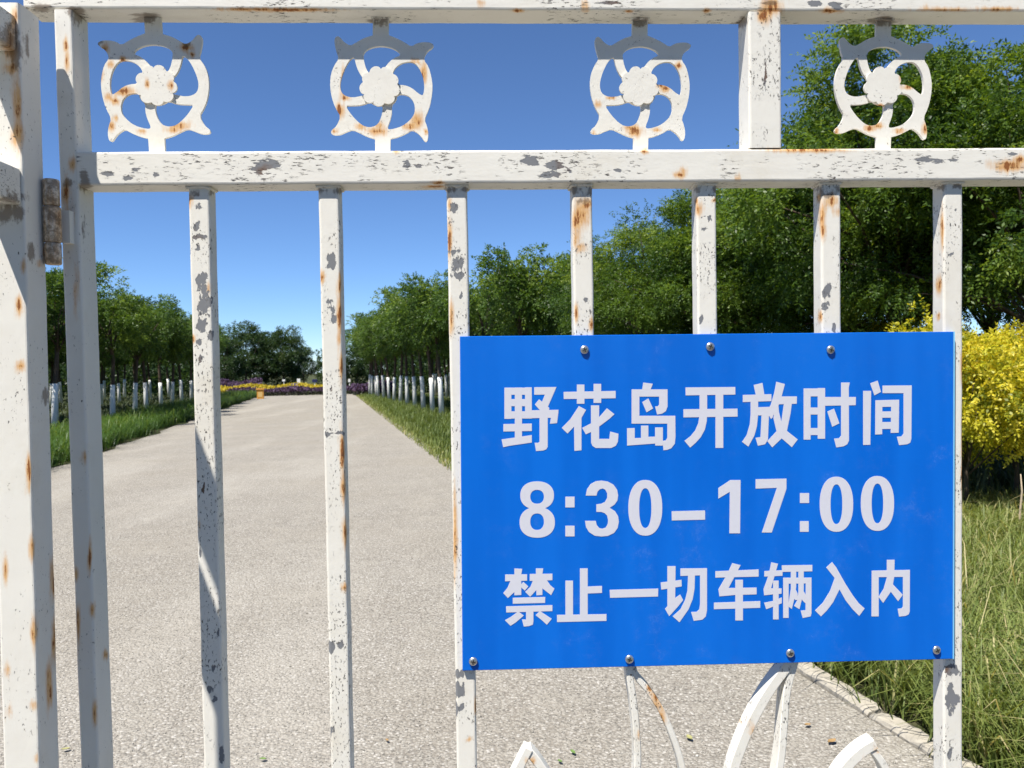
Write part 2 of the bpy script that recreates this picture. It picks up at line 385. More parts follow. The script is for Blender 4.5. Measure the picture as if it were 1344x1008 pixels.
def profile(w, h, r=.003, step=.005):
    pts = []
    cs = [(w/2-r, h/2-r, 0), (-w/2+r, h/2-r, 90), (-w/2+r, -h/2+r, 180), (w/2-r, -h/2+r, 270)]
    for i, (cx, cy, a) in enumerate(cs):
        for k in range(4):
            t = math.radians(a+30*k); pts.append((cx+r*math.cos(t), cy+r*math.sin(t)))
        nx, ny, na = cs[(i+1) % 4]; t = math.radians(na)
        q = (nx+r*math.cos(t), ny+r*math.sin(t)); p = pts[-1]
        n = max(1, int(math.hypot(q[0]-p[0], q[1]-p[1])/step))
        for k in range(1, n): pts.append((p[0]+(q[0]-p[0])*k/n, p[1]+(q[1]-p[1])*k/n))
    return pts
def tube(name, axis, a0, a1, c, w, h, mat, parent, step=.005, lean=0.0):
    """square tube; axis x: (w,h)=(depth Y,height Z); axis z: (width X, depth Y); axis y: (X,Z). c = centre of section"""
    pr = profile(w, h, step=step); n = max(2, int((a1-a0)/step)); bm = bmesh.new(); rows = []
    for i in range(n+1):
        a = a0+(a1-a0)*i/n; row = []
        wob = .00016*math.sin(a*37+c[0]*9)+.0001*math.sin(a*91)
        for p, q in pr:
            if axis == 'x': co = (a, c[0]+p, c[1]+q+wob)
            elif axis == 'z': co = (c[0]+p+wob+lean*(a-a0), c[1]+q, a)
            else: co = (c[0]+p, a, c[1]+q)
            row.append(bm.verts.new(co))
        rows.append(row)
    m = len(pr)
    for i in range(n):
        for k in range(m): bm.faces.new((rows[i][k], rows[i][(k+1) % m], rows[i+1][(k+1) % m], rows[i+1][k]))
    bm.faces.new(rows[0]); bm.faces.new(rows[-1])
    return painted(name, bm, mat, parent)

GD = .94
gate = empty('iron_gate', (-.48, .96, 0.02))
tag(gate, 'tall cream painted iron gate with rust and chipped paint, barring the gravel path', 'gate')
ZT0, ZT1 = CAMZ+.4262, CAMZ+.4662
ZM0, ZM1 = CAMZ+.2187, CAMZ+.2587
GX1 = 1.16
tube('top_rail', 'x', -.529, GX1, (GD+.02, (ZT0+ZT1)/2), .040, .040, P_RAIL, gate)
tube('middle_rail', 'x', -.4735, GX1, (GD+.02, (ZM0+ZM1)/2), .040, .040, P_RAIL, gate)
tube('bottom_rail', 'x', -.473, GX1, (GD+.02, .14), .040, .040, P_RAIL, gate, step=.02)
tube('stile', 'z', .08, ZT0-.001, (-.4765, GD+.0195), .0215, .039, P_POST, gate, lean=-.0045)
tube('stile', 'z', .08, ZT0-.001, (GX1-.015, GD+.0195), .030, .039, P_BAR, gate, step=.02)
xa, xb = bp(983, 110, GD)[0], bp(1026, 110, GD)[0]
tube('divider', 'z', ZM1+.001, ZT0-.001, ((xa+xb)/2, GD+.0198), xb-xa, .0395, P_BAR, gate)
BD = GD+.0075
BARS = []
for i, px in enumerate((248, 418.5, 587, 751.5, 914.5, 1078, 1238.5)):
    x = bp(px, 300, BD)[0]+.0125; BARS.append(x)
    z0 = .161 if i in (0, 1, 2, 6) else CAMZ-.30
    tube('bar', 'z', z0, ZM0-.0008, (x, BD+.0125), .025, .025, P_BAR, gate)
def weld(parent, pts, r=.0021):
    P = []
    for a, b in zip(pts[:-1], pts[1:]):
        a, b = Vector(a), Vector(b); n = max(2, int((b-a).length/.003))
        P += [a+(b-a)*(i/n) for i in range(n)]
    P.append(Vector(pts[-1]))
    P = [p+Vector((random.gauss(0, .0003), random.gauss(0, .0003), random.gauss(0, .0005))) for p in P]
    v, f = tube_vf(P, [r*random.uniform(.7, 1.35) for _ in P], 6)
    bm = bmesh.new(); vb = [bm.verts.new(q) for q in v]
    for q in f: bm.faces.new([vb[i] for i in q])
    o = painted('weld_bead', bm, P_PLATE, gate, smooth=True); o.parent = parent; o.location = (0, 0, 0)
for o in [o for o in gate.children if o.name.split('.')[0] == 'bar']:
    x = BARS[len([1 for q in gate.children if q.name.split('.')[0] == 'bar' and q.name < o.name])]
    weld(o, [(x-.0128, BD+.025, ZM0-.001), (x-.0128, BD-.0004, ZM0-.001), (x+.0128, BD-.0004, ZM0-.001), (x+.0128, BD+.025, ZM0-.001)])
for k in (1, 2, 3):
    tube('bar', 'z', .161, ZM0-.0008, (BARS[-1]+.157*k, BD+.0125), .025, .025, P_BAR, gate, step=.02)

# flower ornaments: cut plates between the two rails
def z2(px, py): return 320+px/3.953, py/3.953
OUT = [(668,40),(750,40),(750,182),(790,198),(830,218),(868,243),(895,225),(930,218),(965,220),(985,232),(978,248),(955,262),(938,285),(933,312),(958,345),(973,400),(979,450),(973,510),(960,565),(935,618),(950,655),(957,695),(952,730),(938,735),(920,708),(900,688),(872,672),(845,690),(800,710),(760,720),(758,800),(681,800),(680,720),(640,708),(600,688),(565,672),(535,682),(500,698),(470,700),(450,692),(455,675),(480,655),(502,605),(480,570),(462,530),(450,480),(446,430),(452,380),(468,340),(492,305),(478,265),(470,225),(470,200),(484,186),(500,195),(520,220),(552,238),(580,222),(620,198),(668,184)]
HOLES = [[(562,298),(540,320),(515,370),(500,420),(498,450),(506,482),(530,500),(565,506),(600,500),(650,486),(650,440),(645,400),(628,412),(605,390),(585,350),(575,310),(571,299)],
 [(620,300),(618,280),(635,258),(670,243),(715,238),(760,245),(795,262),(812,280),(806,290),(780,300),(755,320),(735,345),(722,366),(690,365),(665,378),(652,385),(635,360),(624,325)],
 [(768,384),(785,350),(815,328),(850,319),(880,322),(905,345),(925,385),(935,430),(935,470),(928,497),(905,485),(870,455),(835,442),(800,440),(795,410)],
 [(765,545),(790,520),(795,490),(830,488),(860,500),(882,530),(888,570),(880,600),(855,630),(820,655),(780,668),(750,672),(744,660),(760,620),(768,580)],
 [(525,548),(560,548),(610,545),(655,528),(670,540),(700,550),(716,545),(720,570),(712,610),(695,645),(665,660),(630,658),(600,640),(560,600)]]
def smooth_loop(L, keep=()):
    """one round of corner cutting on the short edges, so curves read round"""
    out = []; n = len(L)
    for i in range(n):
        a = np.array(L[i]); p = np.array(L[i-1]); q = np.array(L[(i+1) % n])
        if max(np.linalg.norm(a-p), np.linalg.norm(a-q)) > .016: out.append(tuple(a)); continue
        out.append(tuple(a*.75+p*.25)); out.append(tuple(a*.75+q*.25))
    return out
def inside(pt, loops):
    x, y = pt; c = False
    for L in loops:
        n = len(L); j = n-1
        for i in range(n):
            if (L[i][1] > y) != (L[j][1] > y) and x < (L[j][0]-L[i][0])*(y-L[i][1])/(L[j][1]-L[i][1])+L[i][0]: c = not c
            j = i
    return c
def plate_bm(loops, y0, y1, grid=.004):
    """even-odd plate standing in the x-z plane between y0 and y1"""
    vs_, es = [], []
    for L in loops:
        o = len(vs_); vs_ += [Vector(p) for p in L]; n = len(L); es += [(o+i, o+(i+1) % n) for i in range(n)]
    xs = [v.x for v in vs_]; ys = [v.y for v in vs_]
    if grid:
        for gx in np.arange(min(xs), max(xs), grid):
            for gy in np.arange(min(ys), max(ys), grid):
                if inside((gx, gy), loops): vs_.append(Vector((gx, gy)))
    r = delaunay_2d_cdt(vs_, es, [], 0, 1e-6)
    pv, pf = r[0], r[2]
    tris = [f for f in pf if inside((sum(pv[i].x for i in f)/len(f), sum(pv[i].y for i in f)/len(f)), loops)]
    bm = bmesh.new()
    a = [bm.verts.new((p.x, y0, p.y)) for p in pv]; b = [bm.verts.new((p.x, y1, p.y)) for p in pv]
    cnt = {}
    for f in tris:
        bm.faces.new([a[i] for i in f]); bm.faces.new([b[i] for i in reversed(f)])
        for i in range(len(f)):
            e = (f[i], f[(i+1) % len(f)]); cnt[e] = 1
    for (i, j) in list(cnt):
        if (j, i) not in cnt: bm.faces.new((a[i], b[i], b[j], a[j]))
    bmesh.ops.delete(bm, geom=[v for v in bm.verts if not v.link_faces], context='VERTS')
    return bm
FD = GD+.0215
def fpt(q):
    p = bp(*z2(*q), FD); return (p[0], p[2])
FC = bp(*z2(715, 450), FD)[0]
ROS = []
rc = (706, 452)
for k in range(96):
    w = 2*math.pi*k/96
    rr = 86+19*abs(math.sin(4.5*w+.5))**.55+2*math.sin(3*w)
    ROS.append((rc[0]+rr*math.cos(w), rc[1]+rr*1.0*math.sin(w)))
for i, (px, mir, dz) in enumerate(((203, True, .0015), (501, False, 0), (840.5, False, 0), (1160, False, 0), (1480, False, 0))):
    cx = bp(px, 110, FD)[0]; sg = -1 if mir else 1
    def tr(L):
        L = [fpt(q) for q in L]; return [(cx+sg*(x-FC)*(1.03 if mir else 1), z+dz) for x, z in L]
    loops = [smooth_loop(tr(OUT))]+[smooth_loop(tr(h)) for h in HOLES]
    # ends butt against the rails
    loops[0] = [(x, min(max(z, ZM1+.0004), ZT0-.0004)) for x, z in loops[0]]
    orn = painted('flower_ornament', plate_bm(loops, FD, FD+.004), P_PLATE, gate)
    sx = [x for x, z in loops[0] if z > ZT0-.001]; sy = [x for x, z in loops[0] if z < ZM1+.001]
    if sx and sy:
        weld(orn, [(min(sx)-.002, FD-.0006, ZT0-.0008), (max(sx)+.002, FD-.0006, ZT0-.0008)], .0024)
        weld(orn, [(min(sy)-.001, FD-.0006, ZM1+.0006), (max(sy)+.001, FD-.0006, ZM1+.0006)], .0016)
    b2 = plate_bm([tr(ROS)], FD-.0028, FD-.0002)
    ro = painted('rosette', b2, P_PLATE, gate); ro.parent = orn
    ro.location = (0, 0, 0)

# scrolled flat strips in the lower half
def strip(pts, th, dep, y0):
    P = [bp(px, py, y0) for px, py in pts]; P = [Vector((p[0], 0, p[2])) for p in P]
    Q = []
    for i in range(len(P)-1):                                      # Catmull-Rom
        p0 = P[max(i-1, 0)]; p1 = P[i]; p2 = P[i+1]; p3 = P[min(i+2, len(P)-1)]
        for k in range(8):
            t = k/8; Q.append(.5*((2*p1)+(p2-p0)*t+(2*p0-5*p1+4*p2-p3)*t*t+(3*p1-p0-3*p2+p3)*t**3))
    Q.append(P[-1]); bm = bmesh.new(); rows = []
    for i, p in enumerate(Q):
        d = (Q[min(i+1, len(Q)-1)]-Q[max(i-1, 0)]).normalized(); n = Vector((-d.z, 0, d.x))
        row = []
        for (a, b) in ((-th/2, .0), (-th/2+.001, -.001), (th/2-.001, -.001), (th/2, .0), (th/2, dep), (-th/2, dep)):
            row.append(bm.verts.new((p.x+n.x*a, y0+.001+b, p.z+n.z*a)))
        rows.append(row)
    for i in range(len(rows)-1):
        for k in range(6): bm.faces.new((rows[i][k], rows[i][(k+1) % 6], rows[i+1][(k+1) % 6], rows[i+1][k]))
    bm.faces.new(rows[0]); bm.faces.new(rows[-1])
    return painted('scroll_strip', bm, P_BAR, gate)
for k, (pts, th) in enumerate((([(822,840),(827,890),(832,922),(836,965),(837,1010),(830,1080),(800,1180),(760,1270)], .0085),
    ([(824,840),(834,884),(851,907),(868,933),(883,966),(896,1008),(908,1080),(905,1180),(870,1270)], .0075),
    ([(1060,830),(1040,866),(1010,908),(988,947),(972,985),(962,1020),(955,1090),(965,1190),(1000,1270)], .0130),
    ([(1054,830),(1043,872),(1034,905),(1030,945),(1027,985),(1022,1020),(1010,1090),(1015,1190),(1040,1270)], .0095),
    ([(694,984),(684,1004),(668,1040),(655,1100),(662,1190),(700,1270)], .011),
    ([(693,986),(709,1006),(728,1040),(745,1100),(740,1190),(705,1270)], .011),
    ([(1150,977),(1132,988),(1110,1010),(1094,1040),(1082,1100),(1086,1190),(1120,1270)], .0135),
    ([(1138,979),(1150,990),(1163,1010),(1172,1040),(1178,1100),(1170,1190),(1125,1270)], .009))):
    strip(pts, th, .018, BD+.0015*(k % 2))
for k in range(3):
    tube('bar', 'z', .161, CAMZ-.69, (BARS[3+k], BD+.0125), .025, .025, P_BAR, gate, step=.02)

# ------------------------------------------------------------------ hinge post and the fence wing on the left
PX = -.5300
post = empty('gate_post', (PX, .90, 0)); tag(post, 'cream square steel post with rust streaks, hinged to the gate on the left', 'post')
tube('shaft', 'z', -.05, CAMZ+.405, (PX, .90), .0405, .0405, P_POST, post, lean=.005)
# barrel hinges
for zc in (bp(70, 291, .915)[2], .42):
    hz = .050; xh = bp(68.5, 290, .918)[0]
    hg = empty('hinge', (xh, .918, zc))
    hg.parent = gate; hg.location = Vector((xh, .918, zc))-gate.location
    for (a, b, rr) in ((.0185, .049, .0088), (-.0235, .0178, .0094), (-.049, -.0242, .0088)):
        bm = bmesh.new(); path = [(xh, .918, zc+a), (xh, .918, zc+a+.0012), (xh, .918, zc+b-.0012), (xh, .918, zc+b)]
        v, f = tube_vf(path, [rr-.001, rr, rr, rr-.001], 20)
        vb = [bm.verts.new(q) for q in v]
        for q in f: bm.faces.new([vb[i] for i in q])
        bmesh.ops.recalc_face_normals(bm, faces=bm.faces)
        W = np.array([q.co[:] for q in bm.verts])
        w_ = wear(W); w_['rust'] = np.maximum(w_['rust'], .55); w_['dirt'] = np.maximum(w_['dirt'], .62)
        for q in bm.verts: q.co -= Vector((xh, .918, zc))
        me = bpy.data.meshes.new('knuckle'); bm.to_mesh(me); bm.free(); me.materials.append(P_PLATE)
        me.polygons.foreach_set('use_smooth', [len(p.vertices) == 4 for p in me.polygons])
        for an, av in w_.items():
            at_ = me.attributes.new(an, 'FLOAT', 'POINT'); at_.data.foreach_set('value', av.astype(np.float32))
        link('knuckle', me, hg)
    vv, ff = box_vf(.004, .0135, .012, .0235, -.022, .016); link('hinge_leaf', bm_mesh('hinge_leaf', vv, ff, P_PLATE), hg)

wing = empty('fence_wing', (-.547, -.3, 0)); tag(wing, 'cream iron fence wing running from the gate post towards the viewer', 'fence')
WX = -.5045-.019
WT, WM = CAMZ+.3715, CAMZ+.204
tube('top_rail', 'y', -1.2, .8788, (WX, WT), .038, .039, P_RAIL, wing, step=.012)
tube('middle_rail', 'y', -1.2, .8788, (WX, WM), .038, .040, P_RAIL, wing, step=.012)
tube('bottom_rail', 'y', -1.2, .8788, (WX, .14), .040, .040, P_RAIL, wing, step=.03)
for k in range(12):
    tube('bar', 'z', .161, WM-.021, (WX, .70-.157*k), .025, .025, P_BAR, wing, step=.03)
for k in range(5):
    cyw = .56-.33*k
    loops = [[(x-FC+cyw, z) for x, z in smooth_loop([fpt(q) for q in L])] for L in [OUT]+HOLES]
    loops = [[(x, WM+.0204+(z-ZM1)*(WT-WM-.0403)/(ZT0-ZM1)) for x, z in L] for L in loops]
    loops[0] = [(x, min(max(z, WM+.0204), WT-.0199)) for x, z in loops[0]]
    bm = plate_bm(loops, -.002, .002, grid=0)
    for v in bm.verts: v.co = Vector((WX+v.co.y, v.co.x, v.co.z))
    painted('flower_ornament', bm, P_PLATE, wing)

# ------------------------------------------------------------------ the sign
SD = GD+.0018
def sp(px, py, D=SD):
    p = bp(px, py, D); return Vector((p[0], p[1], p[2]))
C4 = [sp(603.5, 441.5), sp(1251.5, 435.2), sp(1250.5, 865), sp(607, 880.5)]
signo = empty('notice_sign', ((C4[0]+C4[2])/2)); tag(signo, 'blue rectangular notice board with white opening hours, screwed onto the gate bars', 'sign')
org = Vector(signo.location)
TH = .0045
v = [p-org for p in C4]+[p-org+Vector((0, TH, 0)) for p in C4]
me = bm_mesh('board', v, [(0, 1, 2, 3), (7, 6, 5, 4), (0, 4, 5, 1), (1, 5, 6, 2), (2, 6, 7, 3), (3, 7, 4, 0)], SIGNM, bevel=.0007)
link('board', me, signo)
# cut edge of the acrylic, its reflected light put into a pale colour
def edge_bar(a, b, w):
    d = (b-a).normalized(); n = Vector((d.z, 0, -d.x))
    vv = []
    for p in (a, b):
        for (s_, y_) in ((-w/2, -.0002), (w/2, -.0002), (w/2, TH+.0002), (-w/2, TH+.0002)): vv.append(p+n*s_+Vector((0, y_, 0))-org)
    me = bm_mesh('board_edge', vv, [(0, 1, 2, 3), (7, 6, 5, 4), (0, 4, 5, 1), (1, 5, 6, 2), (2, 6, 7, 3), (3, 7, 4, 0)], EDGE)
    link('board_edge', me, signo)
edge_bar(C4[1]+Vector((.0009, 0, 0)), C4[2]+Vector((.0009, 0, 0)), .0014)
def ring(cx, cy, rx, ry, ix, iy, icx=None, icy=None, n=48, e=2.25):
    icx = cx if icx is None else icx; icy = cy if icy is None else icy
    def pt(a, cx, cy, rx, ry):
        c, s_ = math.cos(a), math.sin(a); return (cx+rx*math.copysign(abs(c)**(2/e), c), cy+ry*math.copysign(abs(s_)**(2/e), s_))
    out = []
    for k in range(n):
        a, b = 2*math.pi*k/n, 2*math.pi*(k+1)/n
        out.append([pt(a, cx, cy, rx, ry), pt(b, cx, cy, rx, ry), pt(b, icx, icy, ix, iy), pt(a, icx, icy, ix, iy)])
    return out
def R_(x0, y0, x1, y1): return [(x0, y0), (x1, y0), (x1, y1), (x0, y1)]
GL = []
A, B, Cc, Dd = (650, 490), (810, 490), (960, 490), (1040, 490)
GL.append((A, [R_(90,141,158,446), R_(192,139,262,446), R_(292,137,358,441), R_(90,140,358,210), R_(90,252,358,322), R_(90,372,358,443), R_(192,440,262,628),
  [(80,497),(358,492),(358,565),(80,570)], [(62,648),(358,605),(358,678),(140,710),(78,724)],
  [(382,136),(600,134),(515,330),(450,300),(487,208),(382,210)], [(430,254),(530,338),(528,360),(438,362),(388,305)],
  [(350,362),(620,357),(618,390),(605,488),(536,494),(546,436),(350,440)], [(434,430),(514,430),(514,720),(500,745),(470,756),(400,762),(386,680),(420,682),(434,670)]]))
GL.append((A, [[(670,182),(1180,172),(1180,244),(672,252)], R_(800,110,874,298), R_(964,103,1038,290), [(820,320),(890,358),(845,437),(760,535),(708,590),(652,535),(735,450)],
  [(772,500),(845,420),(845,754),(776,760)], [(938,314),(1018,314),(1018,642),(1118,642),(1126,570),(1208,592),(1202,670),(1182,710),(1135,732),(985,732),(952,710),(940,680)],
  [(1095,342),(1168,400),(1120,445),(1018,522),(945,572),(888,598),(852,535),(935,492),(1018,430)]]))
GL.append((B, [[(256,90),(350,102),(325,165),(245,165)], [(142,157),(494,157),(494,325),(478,370),(440,395),(392,404),(372,325),(400,322),(412,305),(412,228),(218,228),(218,416),(570,416),(572,620),(565,690),(530,735),(490,750),(454,754),(446,662),(478,656),(492,630),(492,493),(142,493)],
  [(306,246),(352,345),(288,382),(246,282)], [(97,538),(172,536),(172,635),(234,633),(234,512),(306,512),(306,622),(372,620),(372,530),(448,530),(448,708),(374,708),(372,688),(98,708)]]))
GL.append((B, [[(670,138),(1158,134),(1158,208),(672,216)], [(650,352),(1180,346),(1180,424),(650,432)], R_(964,200,1040,731),
  [(808,200),(882,200),(882,400),(878,470),(860,550),(820,625),(770,680),(716,728),(660,662),(720,615),(765,560),(795,490),(808,410)]]))
GL.append((Cc, [[(218,114),(304,94),(324,215),(242,225)], [(112,212),(392,204),(392,272),(112,282)], [(188,270),(262,265),(262,400),(250,520),(225,610),(166,718),(104,672),(150,605),(180,500),(188,400)],
  [(255,332),(380,328),(420,330),(405,432),(388,448),(368,412),(255,412)], [(296,400),(368,400),(358,650),(330,695),(260,710),(236,632),(285,625)],
  [(440,82),(524,105),(492,225),(460,320),(400,430),(360,415),(345,385),(385,310),(420,190)], [(480,226),(642,226),(640,298),(460,304)],
  [(515,295),(592,295),(580,390),(545,560),(490,640),(400,726),(352,665),(440,570),(490,470)], [(425,350),(460,310),(466,380),(490,475),(545,565),(650,648),(592,724),(490,635),(440,560),(412,440)]]))
GL.append((Cc, [R_(708,150,776,650), R_(846,144,918,641), R_(708,148,918,226), R_(708,335,918,404), R_(708,536,918,605), [(910,232),(1220,232),(1218,312),(910,318)],
  [(1075,90),(1160,90),(1150,140),(1152,660),(1135,695),(1100,715),(1028,726),(1006,640),(1055,636),(1075,610)], [(1006,346),(1058,490),(988,524),(940,375)]]))
GL.append((Dd, [[(694,172),(772,172),(764,700),(694,702)], [(836,72),(868,182),(804,216),(762,98)], [(884,120),(1170,118),(1166,640),(1155,680),(1125,695),(1046,704),(1024,622),(1070,618),(1090,590),(1090,194),(884,194)],
  [(814,264),(882,262),(880,597),(812,600)], [(970,260),(1046,258),(1042,582),(964,584)], [(814,264),(1046,258),(1046,326),(814,330)], [(814,374),(1046,372),(1044,434),(814,436)], [(814,478),(1044,476),(1043,544),(814,546)]]))
E, F_, G, H_ = (670, 610), (810, 610), (920, 610), (1040, 610)
GL.append((E, ring(261,300,165,137,67,68,261,314)+ring(262,565,173,150,67,81,261,558)+[R_(180,408,342,448)]))
GL.append((E, [R_(538,313,628,418), R_(538,598,628,702)]))
GL.append((E, [[(738,302),(750,240),(785,190),(835,162),(890,155),(955,165),(1010,195),(1045,245),(1055,300),(1048,350),(1020,390),(972,422),(1025,455),(1055,505),(1062,560),(1050,620),(1015,668),(955,697),(890,703),(825,695),(770,660),(740,610),(731,550),(836,550),(845,590),(870,620),(900,627),(935,615),(953,580),(957,545),(948,500),(925,475),(890,462),(842,462),(842,388),(890,382),(925,365),(948,325),(948,280),(930,245),(905,232),(875,240),(852,265),(843,302)]]))
GL.append((F_, ring(276,422,166,273,60,195,276,425)))
GL.append((F_, [[(534,456),(862,448),(862,538),(536,546)]]))
GL.append((F_, [[(1110,150),(1210,150),(1205,672),(1100,672),(1104,265),(992,332),(992,228)]]))
GL.append((G, [[(536,142),(838,136),(838,235),(694,664),(597,664),(745,226),(536,234)]]))
GL.append((G, [R_(970,278,1060,375), R_(970,553,1056,657)]))
GL.append((H_, ring(432,387,164,270,58,195)))
GL.append((H_, ring(834,379,163,269,57,195)))
I, J, K, L_ = (650, 730), (790, 730), (910, 730), (1040, 730)
GL.append((I, [[(188,120),(264,125),(255,180),(255,380),(188,384)], [(97,180),(312,178),(312,240),(97,246)], [(150,240),(225,235),(200,340),(124,410),(78,362),(120,310)], [(276,252),(324,296),(290,338),(246,298),(246,285)],
  [(398,120),(470,120),(462,175),(462,380),(404,384)], [(338,175),(560,172),(560,235),(338,242)], [(370,238),(430,236),(404,330),(342,398),(294,350),(345,300)], [(450,238),(505,234),(540,285),(580,318),(548,382),(455,310)],
  [(172,408),(490,400),(488,458),(172,466)], [(106,492),(560,480),(560,538),(108,552)], [(225,542),(280,582),(200,650),(150,682),(95,628),(150,598)], [(438,538),(554,614),(506,672),(460,630),(396,578)], [(302,540),(374,540),(374,640),(368,672),(330,685),(280,690),(262,620),(302,622)]]))
GL.append((I, [R_(688,240,762,590), R_(830,120,906,590), [(900,298),(1046,292),(1046,360),(900,366)], [(605,576),(1090,568),(1090,634),(606,646)]]))
GL.append((J, [[(76,330),(552,318),(550,395),(80,408)]]))
GL.append((J, [[(642,98),(722,98),(718,410),(768,376),(796,430),(740,500),(660,588),(618,516),(642,490)], [(576,258),(780,232),(782,296),(582,328)], [(770,120),(1030,118),(1030,530),(1018,590),(985,622),(900,634),(874,548),(930,545),(955,520),(962,470),(962,188),(770,194)],
  [(845,180),(912,180),(908,320),(890,420),(850,520),(760,648),(694,590),(770,520),(815,430),(838,340)]]))
GL.append((K, [[(216,148),(640,130),(640,200),(216,210)], [(382,68),(464,88),(345,312),(620,308),(620,374),(410,380),(256,394),(246,325),(330,180)], R_(412,232,486,630), [(202,456),(656,440),(656,506),(202,520)]]))
GL.append((K, [[(696,146),(874,138),(874,192),(696,200)], [(764,60),(830,74),(762,314),(866,316),(864,368),(780,374),(694,384),(688,325),(740,180)], R_(782,240,836,620), [(694,456),(780,440),(868,405),(866,462),(780,495),(714,520)],
  [(866,90),(1166,86),(1166,148),(870,154)], R_(881,211,934,605), [(882,212),(1158,210),(1158,266),(882,270)], [(1102,212),(1158,210),(1158,560),(1150,590),(1072,606),(1052,534),(1100,530)],
  [(956,150),(1008,150),(1008,300),(990,420),(965,518),(928,490),(940,420),(956,320)], [(1030,150),(1082,150),(1082,330),(1062,430),(1040,520),(988,488),(1020,430),(1030,350)], [(1075,330),(1105,385),(1105,465),(1085,450),(1060,420)], [(990,300),(1020,360),(1030,430),(1000,430),(975,400)]]))
GL.append((L_, [[(390,58),(430,110),(520,270),(590,380),(650,460),(708,512),(655,585),(590,520),(520,430),(462,325),(415,215),(332,110)], [(415,215),(475,300),(462,325),(400,450),(340,530),(280,590),(222,532),(300,455),(370,340)]]))
GL.append((L_, [[(926,36),(1002,36),(1000,140),(998,205),(985,275),(1082,378),(1036,442),(965,348),(890,458),(845,400),(895,320),(926,210)], [(778,142),(846,142),(846,590),(776,590)], [(778,142),(1152,134),(1150,202),(778,206)], [(1084,140),(1152,134),(1150,540),(1140,570),(1110,585),(1046,592),(1032,516),(1070,512),(1084,495)]]))
def character(off, polys, nm='character'):
    vs_, fs = [], []
    for P in polys:
        Q = [sp(off[0]+x/7.4667, off[1]+y/7.4667, SD-.0003) for x, y in P]; Q = [Vector((q.x, q.z)) for q in Q]
        a = sum(Q[i].x*Q[(i+1) % len(Q)].y-Q[(i+1) % len(Q)].x*Q[i].y for i in range(len(Q)))
        if a < 0: Q.reverse()
        fs.append(list(range(len(vs_), len(vs_)+len(Q)))); vs_ += Q
    r = delaunay_2d_cdt(vs_, [], fs, 1, 1e-7)
    fl = [f for f, src in zip(r[2], r[5]) if src]
    bm = bmesh.new(); bv = [bm.verts.new((p.x-org.x, SD-.0003-org.y, p.y-org.z)) for p in r[0]]
    cnt = set()
    for f in fl:
        ff = bm.faces.new([bv[i] for i in f]); ff.normal_update()
        if ff.normal.y > 0: ff.normal_flip()
        for i in range(len(f)): cnt.add((f[i], f[(i+1) % len(f)]))
    bk = {}
    for (i, j) in cnt:
        if (j, i) in cnt: continue
        for q in (i, j):
            if q not in bk: c = bv[q].co; bk[q] = bm.verts.new((c.x, c.y+.00025, c.z))
        bm.faces.new((bv[i], bv[j], bk[j], bk[i]))
    bmesh.ops.delete(bm, geom=[v for v in bm.verts if not v.link_faces], context='VERTS')
    me = bpy.data.meshes.new(nm); bm.to_mesh(me); bm.free(); me.materials.append(WHITE)
    link(nm, me, signo)
for off, polys in GL:
    if len(polys) == 2 and off in (E, G):
        for q in polys: character(off, [q], 'colon_dot')
    else: character(off, polys)
# pan head screws
def dome():
    V = []; Fs = []; n = 20; R0 = .0053
    prof = [(R0, .0), (R0, -.0009), (R0*.92, -.0017), (R0*.72, -.0024), (R0*.4, -.0028), (0, -.0029)]
    for r_, y_ in prof[:-1]:
        for k in range(n): a = 2*math.pi*k/n; V.append((r_*math.cos(a), y_, r_*math.sin(a)))
    V.append((0, prof[-1][1], 0))
    for i in range(len(prof)-2):
        for k in range(n): Fs.append((i*n+k, i*n+(k+1) % n, (i+1)*n+(k+1) % n, (i+1)*n+k))
    for k in range(n): Fs.append(((len(prof)-2)*n+k, (len(prof)-2)*n+(k+1) % n, len(V)-1))
    return bm_mesh('screw', V, Fs, STEEL, smooth=True)
dm = dome()
cv = join_vf([box_vf(-.0028, .0028, -.0031, -.0020, -.0006, .0006), box_vf(-.0006, .0006, -.00312, -.00201, -.0028, .0028)])
cm = bm_mesh('cross_slot', *cv, SLOT)
for i, (px, py) in enumerate(((767, 459), (932, 455), (1090, 459), (621, 868), (826, 865), (1037, 857), (1229, 853))):
    o = link('screw', dm, signo); o.location = sp(px, py, SD-.0009)-org; o.rotation_euler = (random.uniform(-.06, .06), random.uniform(0, 1.5), random.uniform(-.08, .08))
    c = link('cross_slot', cm, o)

